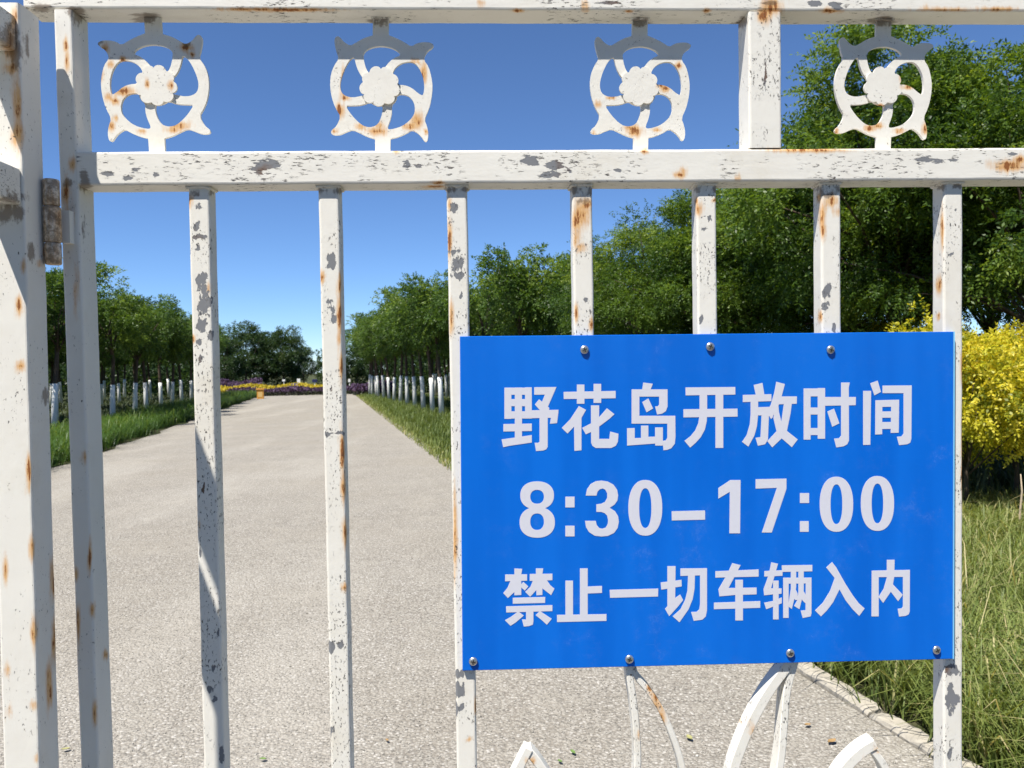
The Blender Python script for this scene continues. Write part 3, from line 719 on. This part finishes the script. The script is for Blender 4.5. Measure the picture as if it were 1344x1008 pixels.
# ------------------------------------------------------------------ vegetation builders
def unit(a): return a/np.maximum(np.linalg.norm(a, axis=-1, keepdims=True), 1e-9)
def sprig_mesh(name, O, Dr, Ls, K, ll, lw, mat, rng, tint0, jitter=.35):
    """pinnate sprigs: O origins, Dr directions, Ls lengths, K leaflets per sprig"""
    n = len(O); up = np.array([0, 0, 1.0]) + rng.normal(0, .75, (n, 3))
    side = unit(np.cross(Dr, up)); nrm = unit(np.cross(side, Dr))
    k = np.arange(K); u = (k//2+.6)/((K+1)//2)
    sg = np.where(k % 2 == 0, 1.0, -1.0); sg[-1] = 0
    bend = -.35*u**2
    base = O[:, None]+Dr[:, None]*(Ls[:, None, None]*u[None, :, None])+np.array([0, 0, 1.0])*(Ls[:, None]*bend[None])[:, :, None]
    ld = unit(side[:, None]*sg[None, :, None]*.9+Dr[:, None]*np.where(sg == 0, 1.0, .45)[None, :, None]+np.array([0, 0, -.25])+rng.normal(0, jitter, (n, K, 3)))
    wd = unit(np.cross(ld, nrm[:, None]+rng.normal(0, .75, (n, K, 3))))
    Lf = ll*rng.uniform(.75, 1.2, (n, K, 1)); Wf = lw*rng.uniform(.8, 1.2, (n, K, 1))
    V = np.stack([base, base+ld*Lf*.45+wd*Wf*.5, base+ld*Lf, base+ld*Lf*.45-wd*Wf*.5], axis=2).reshape(-1, 3)
    Q = np.arange(n*K*4).reshape(-1, 4)
    t = np.clip(tint0[:, None]+rng.normal(0, .10, (n, K)), 0, 1); t = np.repeat(t.ravel(), 4)
    return np_mesh(name, V, Q, mat, {'tint': t})
def crown_points(rng, n_cl, n_sp, rad, cz, cl_r, hollow=.45, flat=.75, vase=False):
    """clump centres in a lumpy ellipsoid, sprigs on them facing outwards"""
    d = unit(rng.normal(0, 1, (n_cl, 3))); d[:, 2] = np.where(d[:, 2] < -.78, -d[:, 2], d[:, 2])
    r = hollow+(1-hollow)*rng.uniform(0, 1, n_cl)**.55
    lump = 1+.16*np.sin(3*np.arctan2(d[:, 1], d[:, 0])+rng.uniform(0, 6))+.12*rng.normal(0, 1, n_cl)
    C = d*(r*lump)[:, None]*np.array(rad)+np.array([0, 0, cz])
    if vase:
        f = np.clip(.12+.95*(C[:, 2]-(cz-rad[2]))/(rad[2]*1.5), .12, 1.0); C[:, 0] *= f; C[:, 1] *= f
    w = rng.uniform(.6, 1.5, n_cl); w /= w.sum()
    idx = rng.choice(n_cl, n_sp, p=w)
    g = unit(rng.normal(0, 1, (n_sp, 3)))*(rng.uniform(.15, 1, (n_sp, 1))**.6)
    clr = cl_r*rng.uniform(.7, 1.35, n_cl)
    O = C[idx]+g*clr[idx][:, None]*np.array([1, 1, flat])
    out = unit((O-np.array([0, 0, cz]))/np.array(rad))
    Dr = unit(g*1.0+out*.7+np.array([0, 0, -.15])+rng.normal(0, .35, (n_sp, 3)))
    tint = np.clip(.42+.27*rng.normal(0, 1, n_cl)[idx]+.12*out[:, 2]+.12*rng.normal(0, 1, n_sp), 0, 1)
    return C, O, Dr, tint
def limbs(rng, C, h0, base_r, top, n=14, lean=(0, 0)):
    parts = []
    pts = [(0, 0, -.15), (lean[0]*.3, lean[1]*.3, h0*.5), (lean[0], lean[1], h0), (lean[0]+rng.normal(0, .1), lean[1]+rng.normal(0, .1), (h0+top)/2), (lean[0]+rng.normal(0, .15), lean[1]+rng.normal(0, .15), top*.92)]
    parts.append(tube_vf(pts, [base_r*1.15, base_r*.9, base_r*.78, base_r*.42, base_r*.12], 9))
    for i in rng.choice(len(C), min(n, len(C)), replace=False):
        c = Vector(C[i]); z = h0+rng.uniform(-.1, .35)*(top-h0)*.8
        a = Vector((lean[0]*min(1, z/h0), lean[1]*min(1, z/h0), z)); mid = (a+c)/2+Vector((0, 0, .12))+Vector(rng.normal(0, .08, 3))
        parts.append(tube_vf([a, mid, c], [base_r*.36, base_r*.2, base_r*.05], 5))
    return join_vf(parts)

def make_tree_kind(seed, n_cl, n_sp, rad, cz, h0, base_r, K, ll, lw, sl, cl_r, leaf, wash, n_limb=14, lean=(0, 0), vase=False, flat=.75):
    r = np.random.default_rng(seed)
    C, O, Dr, tint = crown_points(r, n_cl, n_sp, rad, cz, cl_r, flat=flat, vase=vase)
    crown = sprig_mesh('crown', O, Dr, r.uniform(.7, 1.25, n_sp)*sl, K, ll, lw, leaf, r, tint)
    trunk = bm_mesh('trunk', *limbs(r, C, h0, base_r, cz+rad[2]*.6, n_limb, lean), BARK, smooth=True, recalc=False)
    lime = None
    if wash:
        hh = wash; hm = h0*.5; k2 = .3+.7*(hh-hm)/(h0-hm); pts = [(0, 0, -.15), (lean[0]*.3, lean[1]*.3, hm), (lean[0]*k2, lean[1]*k2, hh)]
        lime = bm_mesh('limewash_band', *tube_vf(pts, [base_r*1.30, base_r*1.06, base_r*1.03], 10), LIME, smooth=True)
    return crown, trunk, lime
def tree(name, kind, loc, scale, rot, label, cat='tree', group=None, zs=None):
    crown, trunk, lime = kind
    e = empty(name, loc); e.rotation_euler = (0, 0, rot); e.scale = (scale, scale, zs or scale)
    tag(e, label, cat, group)
    tk = link('trunk', trunk, e)
    if lime: link('limewash_band', lime, tk)
    link('crown', crown, e)
    return e

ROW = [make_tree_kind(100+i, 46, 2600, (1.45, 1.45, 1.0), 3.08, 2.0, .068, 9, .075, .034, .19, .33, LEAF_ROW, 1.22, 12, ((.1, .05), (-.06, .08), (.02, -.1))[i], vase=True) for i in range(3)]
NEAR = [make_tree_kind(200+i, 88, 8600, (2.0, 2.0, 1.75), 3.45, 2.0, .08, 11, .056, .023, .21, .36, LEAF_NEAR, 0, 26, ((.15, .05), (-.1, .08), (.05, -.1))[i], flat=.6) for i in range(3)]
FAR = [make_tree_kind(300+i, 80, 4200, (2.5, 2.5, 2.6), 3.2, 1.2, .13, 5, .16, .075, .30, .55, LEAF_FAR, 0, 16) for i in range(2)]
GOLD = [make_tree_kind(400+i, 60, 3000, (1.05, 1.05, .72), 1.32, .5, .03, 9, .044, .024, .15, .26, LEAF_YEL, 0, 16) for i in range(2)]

ORD = ['first', 'second', 'third', 'fourth', 'fifth', 'sixth', 'seventh', 'eighth', 'ninth', 'tenth', 'eleventh', 'twelfth', 'thirteenth', 'fourteenth', 'fifteenth', 'sixteenth']
# left grove, white-washed trunks
k = 0
LS = [(22.8, -7.1, 1.02), (25.5, -6.35, .98), (28.3, -6.35, .97), (30.3, -6.4, .99), (33.1, -6.45, .96), (35.6, -6.5, .98), (38.2, -6.55, .97), (41.0, -6.6, .95), (44, -6.8, .97), (47, -6.9, .95)]
for i, (s, t, sc) in enumerate(LS):
    x, y = st(s, t)
    lab = f'{ORD[i]} tree from the gate in the front row of white-washed trunks left of the path'
    tree('whitewashed_tree', ROW[i % 3], (x, y, gz(x, y)), sc*random.uniform(.97, 1.04), random.uniform(0, 6.3), lab, group='white-washed trees in the grove left of the path')
for r_, t0 in enumerate((-9.6, -12.6, -15.6, -18.8)):
    for i in range(11 if r_ < 2 else 9):
        s = 19.5+3.05*i+random.uniform(-.7, .7)+r_*1.2; t = t0+random.uniform(-.4, .4)
        x, y = st(s, t)
        tree('whitewashed_tree', ROW[random.randrange(3)], (x, y, gz(x, y)), random.uniform(.9, 1.04), random.uniform(0, 6.3), 'white-trunked tree deep in the grove behind the front row left of the path', group='trees deep in the left grove')
# right row
for i in range(13):
    s = 23.6+1.95*i; t = 3.45-.045*(s-23.6)+random.uniform(-.1, .1)
    x, y = st(s, t)
    tree('whitewashed_tree', ROW[(i+1) % 3], (x, y, gz(x, y)), random.uniform(.96, 1.06)*(1.06 if i == 0 else 1), random.uniform(0, 6.3), f'{ORD[i]} tree past the sign in the row of white-washed trunks right of the path', group='white-washed trees in the row right of the path')
for i in range(10):
    s = 24+2.5*i+random.uniform(-.5, .5); t = 6.2+random.uniform(-.3, .3)
    x, y = st(s, t)
    tree('whitewashed_tree', ROW[random.randrange(3)], (x, y, gz(x, y)), random.uniform(.98, 1.1), random.uniform(0, 6.3), 'white-trunked tree behind the row on the right of the path', group='trees behind the right row')
# bigger trees over the sign
RT = [(632, 21, 368, 'R', 'small bushy tree just right of the third bar, above the sign corner'),
      (690, 17.5, 330, 'R', 'bushy green tree rising above the sign between the third and fourth bars'),
      (744, 19.5, 352, 'R', 'green tree partly hidden by the rusty-topped fourth bar'),
      (800, 15.5, 330, 'R', 'leafy tree above the sign just right of the rusty-topped bar'),
      (862, 12.5, 258, 'N', 'taller locust tree with a domed crown between the fourth and fifth bars'),
      (918, 14.5, 285, 'N', 'locust tree crown behind the fifth bar above the sign'),
      (972, 11.5, 235, 'N', 'dense locust tree filling the gap between the fifth and sixth bars'),
      (1040, 12.5, 215, 'N', 'locust tree just left of the sixth bar'),
      (1105, 11.0, 140, 'N', 'locust tree under the rightmost flower ornament, left of the twin trunks'),
      (1182, 9.6, 30, 'N', 'tall locust tree with dark trunk behind the rightmost flower ornament'),
      (1213, 10.4, 85, 'N', 'locust tree with the right-hand of the two dark trunks by the golden shrubs'),
      (1352, 8.3, 22, 'N', 'tall locust tree at the right edge over the golden shrub'),
      (1310, 11.6, 135, 'N', 'locust tree behind the golden shrub, right of the last bar')]
for i, (px, d, top, kd, lab) in enumerate(RT):
    x, y, z = at(px, d)
    hz = 476.5-(px-672)*.0157
    H = (hz-top)/F*d*1.0+CAMZ-z
    kind = (ROW if kd == 'R' else NEAR)[i % 3]
    nat = 4.25 if kd == 'R' else 5.55
    sc = H/nat
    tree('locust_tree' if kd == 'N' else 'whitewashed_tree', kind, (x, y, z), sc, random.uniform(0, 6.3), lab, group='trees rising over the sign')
# unseen trees added behind the viewer to darken the shaded gate paint
for i in range(9):
    x = -17+4.1*i+random.uniform(-.5, .5); y = -11-random.uniform(0, 1)
    tree('locust_tree', NEAR[i % 3], (x, y, gz(x, y)), random.uniform(1.25, 1.4), random.uniform(0, 6.3), 'unseen locust tree added behind the viewer to darken the shaded paint', group='added trees behind the viewer')
# golden shrubs
for i, (px, d, top, lab) in enumerate(((1268, 7.0, 412, 'golden-leaved shrub touching the last gate bar, right of the sign'), (1335, 7.3, 425, 'golden-leaved shrub at the right edge of the picture'),
        (1408, 7.2, 405, 'golden-leaved shrub just beyond the right edge'), (1300, 8.4, 432, 'golden-leaved shrub set behind the front two at the right'),
        (1118, 11.8, 412, 'distant golden shrub above the sign, right of the sixth bar'), (1205, 12.2, 414, 'distant golden shrub above the sign, beside the last bar'))):
    x, y, z = at(px, d); hz = 476.5-(px-672)*.0157
    H = (hz-top)/F*d+CAMZ-z
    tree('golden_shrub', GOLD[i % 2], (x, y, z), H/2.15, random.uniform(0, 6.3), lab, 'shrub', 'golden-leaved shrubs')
# far trees past the flower beds
FT = [(295, 68, 447), (322, 72, 430), (348, 76, 440), (372, 74, 436), (398, 80, 458), (432, 95, 478), (468, 78, 452), (500, 82, 445), (530, 80, 440), (262, 70, 440), (225, 74, 440), (180, 72, 440), (130, 76, 440), (75, 78, 440), (20, 80, 440), (570, 84, 445), (620, 86, 450), (680, 84, 440), (740, 88, 445), (800, 86, 445), (870, 84, 440)]
for i, (px, d, top) in enumerate(FT):
    x, y, z = at(px, d); hz = 476.5-(px-672)*.0157
    H = (hz-top)/F*d+CAMZ-z
    lab = ['dark tree beyond the flower beds, leftmost between the first and second bars', 'tallest dark tree beyond the flower beds at the end of the path', 'dark tree beyond the flower beds just right of the tallest one', 'spreading dark tree beyond the beds over the small blue marker', 'thin tree beyond the beds nearest the gap of sky', 'small pale green tree beside the second bar at the end of the path', 'dark tree beyond the beds just right of the second bar'][i] if i < 7 else 'dark tree far behind the tree rows along the horizon'
    tree('far_tree', FAR[i % 2], (x, y, z), H/5.95, random.uniform(0, 6.3), lab, group='far trees beyond the flower beds' if i >= 7 else 'trees at the end of the path')

# ------------------------------------------------------------------ grass, ground cover, flowers, stones (uncountable)
def blades(name, pos, h, w, mat, rng, tint, lean=.55, droop=.5):
    n = len(pos); az = rng.uniform(0, 2*np.pi, n); d = np.stack([np.cos(az), np.sin(az), np.zeros(n)], 1)
    sd = np.stack([-np.sin(az), np.cos(az), np.zeros(n)], 1)*w[:, None]/2
    up = np.array([0, 0, 1.0]); ln = lean*rng.uniform(.2, 1.3, n)
    p0 = pos; p1 = pos+up*(h*.42)[:, None]+d*(h*ln*.22)[:, None]; p2 = pos+up*(h*.76)[:, None]+d*(h*ln*.62)[:, None]
    p3 = pos+up*(h*(1-droop*ln*.55))[:, None]+d*(h*ln*1.2)[:, None]
    V = np.stack([p0-sd, p0+sd, p1-sd*.9, p1+sd*.9, p2-sd*.6, p2+sd*.6, p3-sd*.06, p3+sd*.06], 1).reshape(-1, 3)
    b = (np.arange(n)*8)[:, None]
    Q = np.concatenate([b+np.array([0, 1, 3, 2]), b+np.array([2, 3, 5, 4]), b+np.array([4, 5, 7, 6])], 0)
    me = np_mesh(name, V, Q, mat, {'tint': np.repeat(np.clip(tint, 0, 1), 8)}, smooth=True)
    return tag(link(name, me), kind='stuff')
def scatter_st(n, s0, s1, t0, t1, rng, dens=1.0):
    s = s0+(s1-s0)*rng.uniform(0, 1, n)**dens; t = rng.uniform(t0, t1, n)
    return s, t
def to_xyz(s, t):
    x = U[0]*s+N[0]*t; y = U[1]*s+N[1]*t
    return np.stack([x, y, gz(x, y)-.01], 1)
def tufts(n_t, per, s0, s1, t0, t1, r, rng, dens=1.0):
    s, t = scatter_st(n_t, s0, s1, t0, t1, rng, dens)
    S = np.repeat(s, per)+rng.normal(0, r, n_t*per); T = np.repeat(t, per)+rng.normal(0, r, n_t*per)
    return S, T, np.repeat(rng.normal(0, 1, n_t), per)
# left border: lush arching tufts
S, T, q = tufts(1500, 34, 7, 51, -5.9, -4.42, .085, rng, 1.2)
h = rng.uniform(.26, .56, len(S))*(1+.16*q)
o = blades('border_grass', to_xyz(S, T), np.clip(h, .1, .7), rng.uniform(.007, .015, len(S)), GRASS_L, rng, .42+.16*q+rng.normal(0, .16, len(S)), 1.0, .85)
tag(o, 'lush dark green grass tufts along the left edge of the path', 'grass')
# ground cover under the left grove and right row
S, T, q = tufts(5200, 7, 14, 52, -21, -5.6, .14, rng, .9)
o = blades('ground_cover', to_xyz(S, T), rng.uniform(.12, .34, len(S)), rng.uniform(.02, .05, len(S)), COVER, rng, .35+.2*q+rng.normal(0, .15, len(S)), .7, .4)
tag(o, 'grey green weeds covering the ground under the left grove', 'weeds')
# right verge, far part: even green strip, straw at its edge
S, T = scatter_st(46000, 8.0, 47.5, 1.68, 5.5, rng, 1.5)
edge = np.clip((T-1.7)/.5, 0, 1)
o = blades('verge_grass', to_xyz(S, T), rng.uniform(.10, .30, len(S))*(.45+.55*edge), rng.uniform(.008, .018, len(S)), GRASS_R, rng, .16+.7*(1-edge)*rng.uniform(.3, 1, len(S))+rng.normal(0, .14, len(S)), .6, .5)
tag(o, 'green grass verge with a dry yellow edge along the right side of the path', 'grass')
# right, near: tall wild grass
S, T, q = tufts(3300, 18, 1.4, 6.4, 2.26, 6.5, .075, rng, 1.0)
S2, T2, q2 = tufts(330, 22, 1.4, 8.8, 2.27, 2.75, .05, rng); S = np.concatenate([S, S2]); T = np.concatenate([T, T2]); q = np.concatenate([q, q2])
h = rng.uniform(.14, .42, len(S))*(1+.22*q)*np.clip(1.25-.11*S, .5, 1)
o = blades('wild_grass', to_xyz(S, T), np.clip(h, .08, .8), rng.uniform(.004, .010, len(S)), GRASS_R, rng, .41+.13*q+rng.normal(0, .21, len(S)), .85, .75)
tag(o, 'tall tangled wild grass right of the kerb below the golden shrubs', 'grass')
S, T = scatter_st(17000, 6.2, 22, 4.6, 14, rng, 1.0)
o = blades('undergrowth', to_xyz(S, T), rng.uniform(.15, .5, len(S)), rng.uniform(.015, .04, len(S)), COVER, rng, .3+rng.normal(0, .2, len(S)), .7, .4)
tag(o, 'low weeds on the ground under the trees at the right', 'weeds')
# flower beds across the end of the path
def bed(name, s0, s1, t0, t1, n, hh, mat, lab, thr):
    S = rng.uniform(s0, s1, n); T = rng.uniform(t0, t1, n)
    z = rng.uniform(.0, 1, n)**.6*hh*(1+.15*np.sin(T*2.1)+.1*np.sin(S*5+T*.7))
    P = to_xyz(S, T); P[:, 2] += z
    d1 = unit(rng.normal(0, 1, (n, 3))); d2 = unit(np.cross(d1, rng.normal(0, 1, (n, 3))))
    sz = rng.uniform(.05, .11, (n, 1))
    V = np.stack([P-d1*sz-d2*sz*.4, P+d1*sz-d2*sz*.4, P+d1*sz*.7+d2*sz*.4, P-d1*sz*.7+d2*sz*.4], 1).reshape(-1, 3)
    tint = np.clip(np.where(z > hh*thr, rng.uniform(.55, 1, n), rng.uniform(0, .35, n)), 0, 1)
    o = link(name, np_mesh(name, V, np.arange(4*n).reshape(-1, 4), mat, {'tint': np.repeat(tint, 4)})); tag(o, lab, 'flowers', kind='stuff')
bed('lavender_bed', 51.5, 53.5, -6.2, 2.2, 4500, .50, FL_PUR, 'low band of purple flowers across the end of the path', .55)
bed('yellow_flower_bed', 56, 60, -8, 1.2, 6500, .62, FL_YEL, 'band of yellow flowers behind the purple band at the end of the path', .45)
bed('purple_flower_bed', 62, 65, -9.5, -5, 2600, .95, FL_PUR, 'farther purple flowers behind the yellow band', .45)
bed('purple_flower_field', 48.0, 54, 1.6, 4.2, 5000, .68, FL_PUR, 'deep purple flowers right of the second bar behind the green verge', .4)
# dark thickets that close the view behind the rows
def thicket(name, s0, s1, t0, t1, n, hh, lab, mat=LEAF_FAR):
    S = rng.uniform(s0, s1, n); T = rng.uniform(t0, t1, n)
    P = to_xyz(S, T); P[:, 2] += rng.uniform(0, 1, n)**.8*hh*(1+.18*np.sin(T*1.1+S*.5)+.14*np.sin(S*1.7+T*.3))
    d1 = unit(rng.normal(0, 1, (n, 3))); d2 = unit(np.cross(d1, rng.normal(0, 1, (n, 3)))); sz = rng.uniform(.07, .17, (n, 1))
    V = np.stack([P-d1*sz, P+d2*sz*.5, P+d1*sz, P-d2*sz*.5], 1).reshape(-1, 3)
    o = link(name, np_mesh(name, V, np.arange(4*n).reshape(-1, 4), mat, {'tint': np.repeat(np.clip(rng.normal(.4, .2, n), 0, 1), 4)})); tag(o, lab, 'bushes', kind='stuff')
thicket('bushes', 16, 62, -26, -22, 26000, 3.0, 'dense dark bushes closing the view behind the left grove')
thicket('bushes', 26, 62, 9.5, 13, 26000, 3.0, 'dense dark bushes closing the view behind the right row of trees')
thicket('bushes', 54, 58, -24, -8.2, 14000, 2.6, 'dark bushes at the far end of the left grove')
thicket('bushes', 51, 56, 4.6, 16, 12000, 2.6, 'dark bushes at the far end of the right row of trees')
thicket('bushes', 22, 50, 7.4, 9.2, 20000, 2.0, 'low dark bushes just behind the right row of trees')
thicket('bushes', 78, 81, -52, -2.9, 22000, 3.0, 'low dark bushes beneath the far trees left of the gap of sky')
thicket('bushes', 78, 81, -1.0, 30, 18000, 3.0, 'low dark bushes beneath the far trees right of the gap of sky')
# loose stones on the near gravel
n = 52000
S = 2.2+6.5*rng.uniform(0, 1, n)**1.5; T = rng.uniform(-4.2, 2.1, n)
P = to_xyz(S, T); P[:, 2] += .010+.001
r = rng.uniform(.0018, .0050, n)*np.where(rng.uniform(0, 1, n) > .96, 1.6, 1)
oc = np.array([(1, 0, 0), (-1, 0, 0), (0, 1, 0), (0, -1, 0), (0, 0, 1), (0, 0, -.5)], dtype=float)
V = P[:, None]+oc[None]*r[:, None, None]*rng.uniform(.6, 1.35, (n, 6, 1))*np.array([1, 1, .7])
az = rng.uniform(0, 6.3, n)
tri = np.array([(0, 2, 4), (2, 1, 4), (1, 3, 4), (3, 0, 4), (2, 0, 5), (1, 2, 5), (3, 1, 5), (0, 3, 5)])
Q = ((np.arange(n)*6)[:, None, None]+tri[None]).reshape(-1, 3)
o = link('gravel_stones', np_mesh('gravel_stones', V.reshape(-1, 3), Q, STONE, {'tint': np.repeat(rng.uniform(0, 1, n), 6)})); tag(o, 'loose pale gravel stones scattered over the path behind the gate', 'gravel', kind='stuff')

# ------------------------------------------------------------------ small things
# ochre bin at the end of the left border
b = gnd(342, 523.5); k = b[1]/F
bin_ = empty('ochre_box', b); tag(bin_, 'small ochre yellow square box standing at the far end of the left border', 'box'); bin_.rotation_euler = (0, 0, .2)
vv, ff = box_vf(-4.2*k, 4.2*k, -4*k, 4*k, 0, 11.5*k); link('box_body', bm_mesh('box_body', vv, ff, ORANGE, bevel=.01), bin_)
vv, ff = box_vf(-4.9*k, 4.9*k, -4.7*k, 4.7*k, 11.55*k, 13.5*k); link('lid', bm_mesh('lid', vv, ff, ORANGE, bevel=.01), bin_)
vv, ff = box_vf(-2.6*k, 2.6*k, -4.15*k, -4.02*k, 2.5*k, 9*k); link('front_panel', bm_mesh('front_panel', vv, ff, simple('pale_ochre', (.62, .42, .16), .6)), bin_)
def marker(px, py, w, h_, dist, mat, lab, name='bed_marker'):
    d = ray(px, py); d = d*dist/d[1]; x, y = d[0], d[1]; z = d[2]+CAMZ; g = gz(x, y); k = dist/F
    e = empty(name, (x, y, g)); tag(e, lab, 'sign', 'markers in the flower beds')
    vv, ff = box_vf(-w*k/2, w*k/2, -.02, .02, z-g-h_*k/2, z-g+h_*k/2); link('panel', bm_mesh('panel', vv, ff, mat, bevel=.006), e)
    vv, ff = box_vf(-.025, .025, .022, .06, -.1, z-g+h_*k*.3); link('stake', bm_mesh('stake', vv, ff, PALE), e)
    return e
e = marker(386.5, 506, 9, 5, 55.5, BLUE_S, 'small blue sign board standing among the yellow flowers')
wv, wf = box_vf(-.2, .2, -.026, -.022, 0, .04)
o = link('print_line', bm_mesh('print_line', wv, wf, PALE), e); o.location = (0, 0, 506 and (ray(386, 507)*55.5/ray(386, 507)[1])[2]+CAMZ-e.location.z)
marker(372.3, 499.3, 3.6, 2.6, 61.5, PALE, 'tiny white marker above the yellow flowers, left of the blue sign')
marker(392, 499.8, 4.2, 5.5, 61, PALE, 'white upright marker just right of the blue sign')
marker(413, 499.8, 6.5, 4, 62, NAVY, 'dark navy marker above the yellow flowers beside the second bar')
marker(458.5, 499.5, 3, 4, 57, PALE, 'tiny white marker over the purple flowers right of the second bar')
# bare pale stick at the right edge
b = gnd(1337, 706)
o = empty('bare_stick', b); tag(o, 'thin pale bare stick stuck in the grass at the right edge', 'stick')
link('stem', bm_mesh('stem', *tube_vf([(0, 0, -.1), (.01, 0, .2), (.035, .01, .38), (.03, .02, .52)], [.011, .009, .007, .004], 6), simple('dry_wood', (.42, .34, .24), .9, .1), smooth=True), o)
# fallen leaves
LM = [simple('fallen_leaf_a', (.30, .29, .12), .7), simple('fallen_leaf_b', (.30, .19, .08), .8), simple('fallen_leaf_c', (.12, .20, .05), .7)]
for i, (px, py, sz, m, lab) in enumerate(((86, 987, .022, 0, 'yellow green fallen leaf on the gravel between the post and the stile'), (752, 991, .02, 2, 'green fallen leaf on the gravel below the left part of the sign'),
      (905, 972, .026, 0, 'yellowish fallen leaf on the gravel right of the rusty scroll strip'), (1092, 977, .03, 1, 'brown curled leaf on the gravel near the kerb'), (345, 1000, .018, 2, 'green fallen leaf on the gravel near the first bar'),
      (1060, 955, .022, 1, 'small brown leaf beside the thick scroll strips'), (735, 1003, .016, 2, 'small green leaf at the bottom of the picture below the sign'), (508, 975, .014, 1, 'small brown leaf on the gravel right of the second bar'))):
    b = gnd(px, py); V = []; Fs = []; sz *= .72
    for j, (u_, w_) in enumerate(((-1, .05), (-.5, .36), (0, .45), (.5, .33), (1, .04))):
        for s_ in (-1, 0, 1): V.append((u_*sz, s_*w_*sz*1.3, abs(s_)*.22*sz+.06*sz*u_*u_))
    for j in range(4):
        for c in range(2): a = j*3+c; Fs.append((a, a+3, a+4, a+1))
    o = link('fallen_leaf', bm_mesh('fallen_leaf', V, Fs, LM[m], smooth=True, recalc=False)); o.location = b+np.array([0, 0, .011]); o.rotation_euler = (random.uniform(-.08, .08), random.uniform(-.08, .08), random.uniform(0, 6))
    tag(o, lab, 'leaf', 'leaves fallen on the gravel')
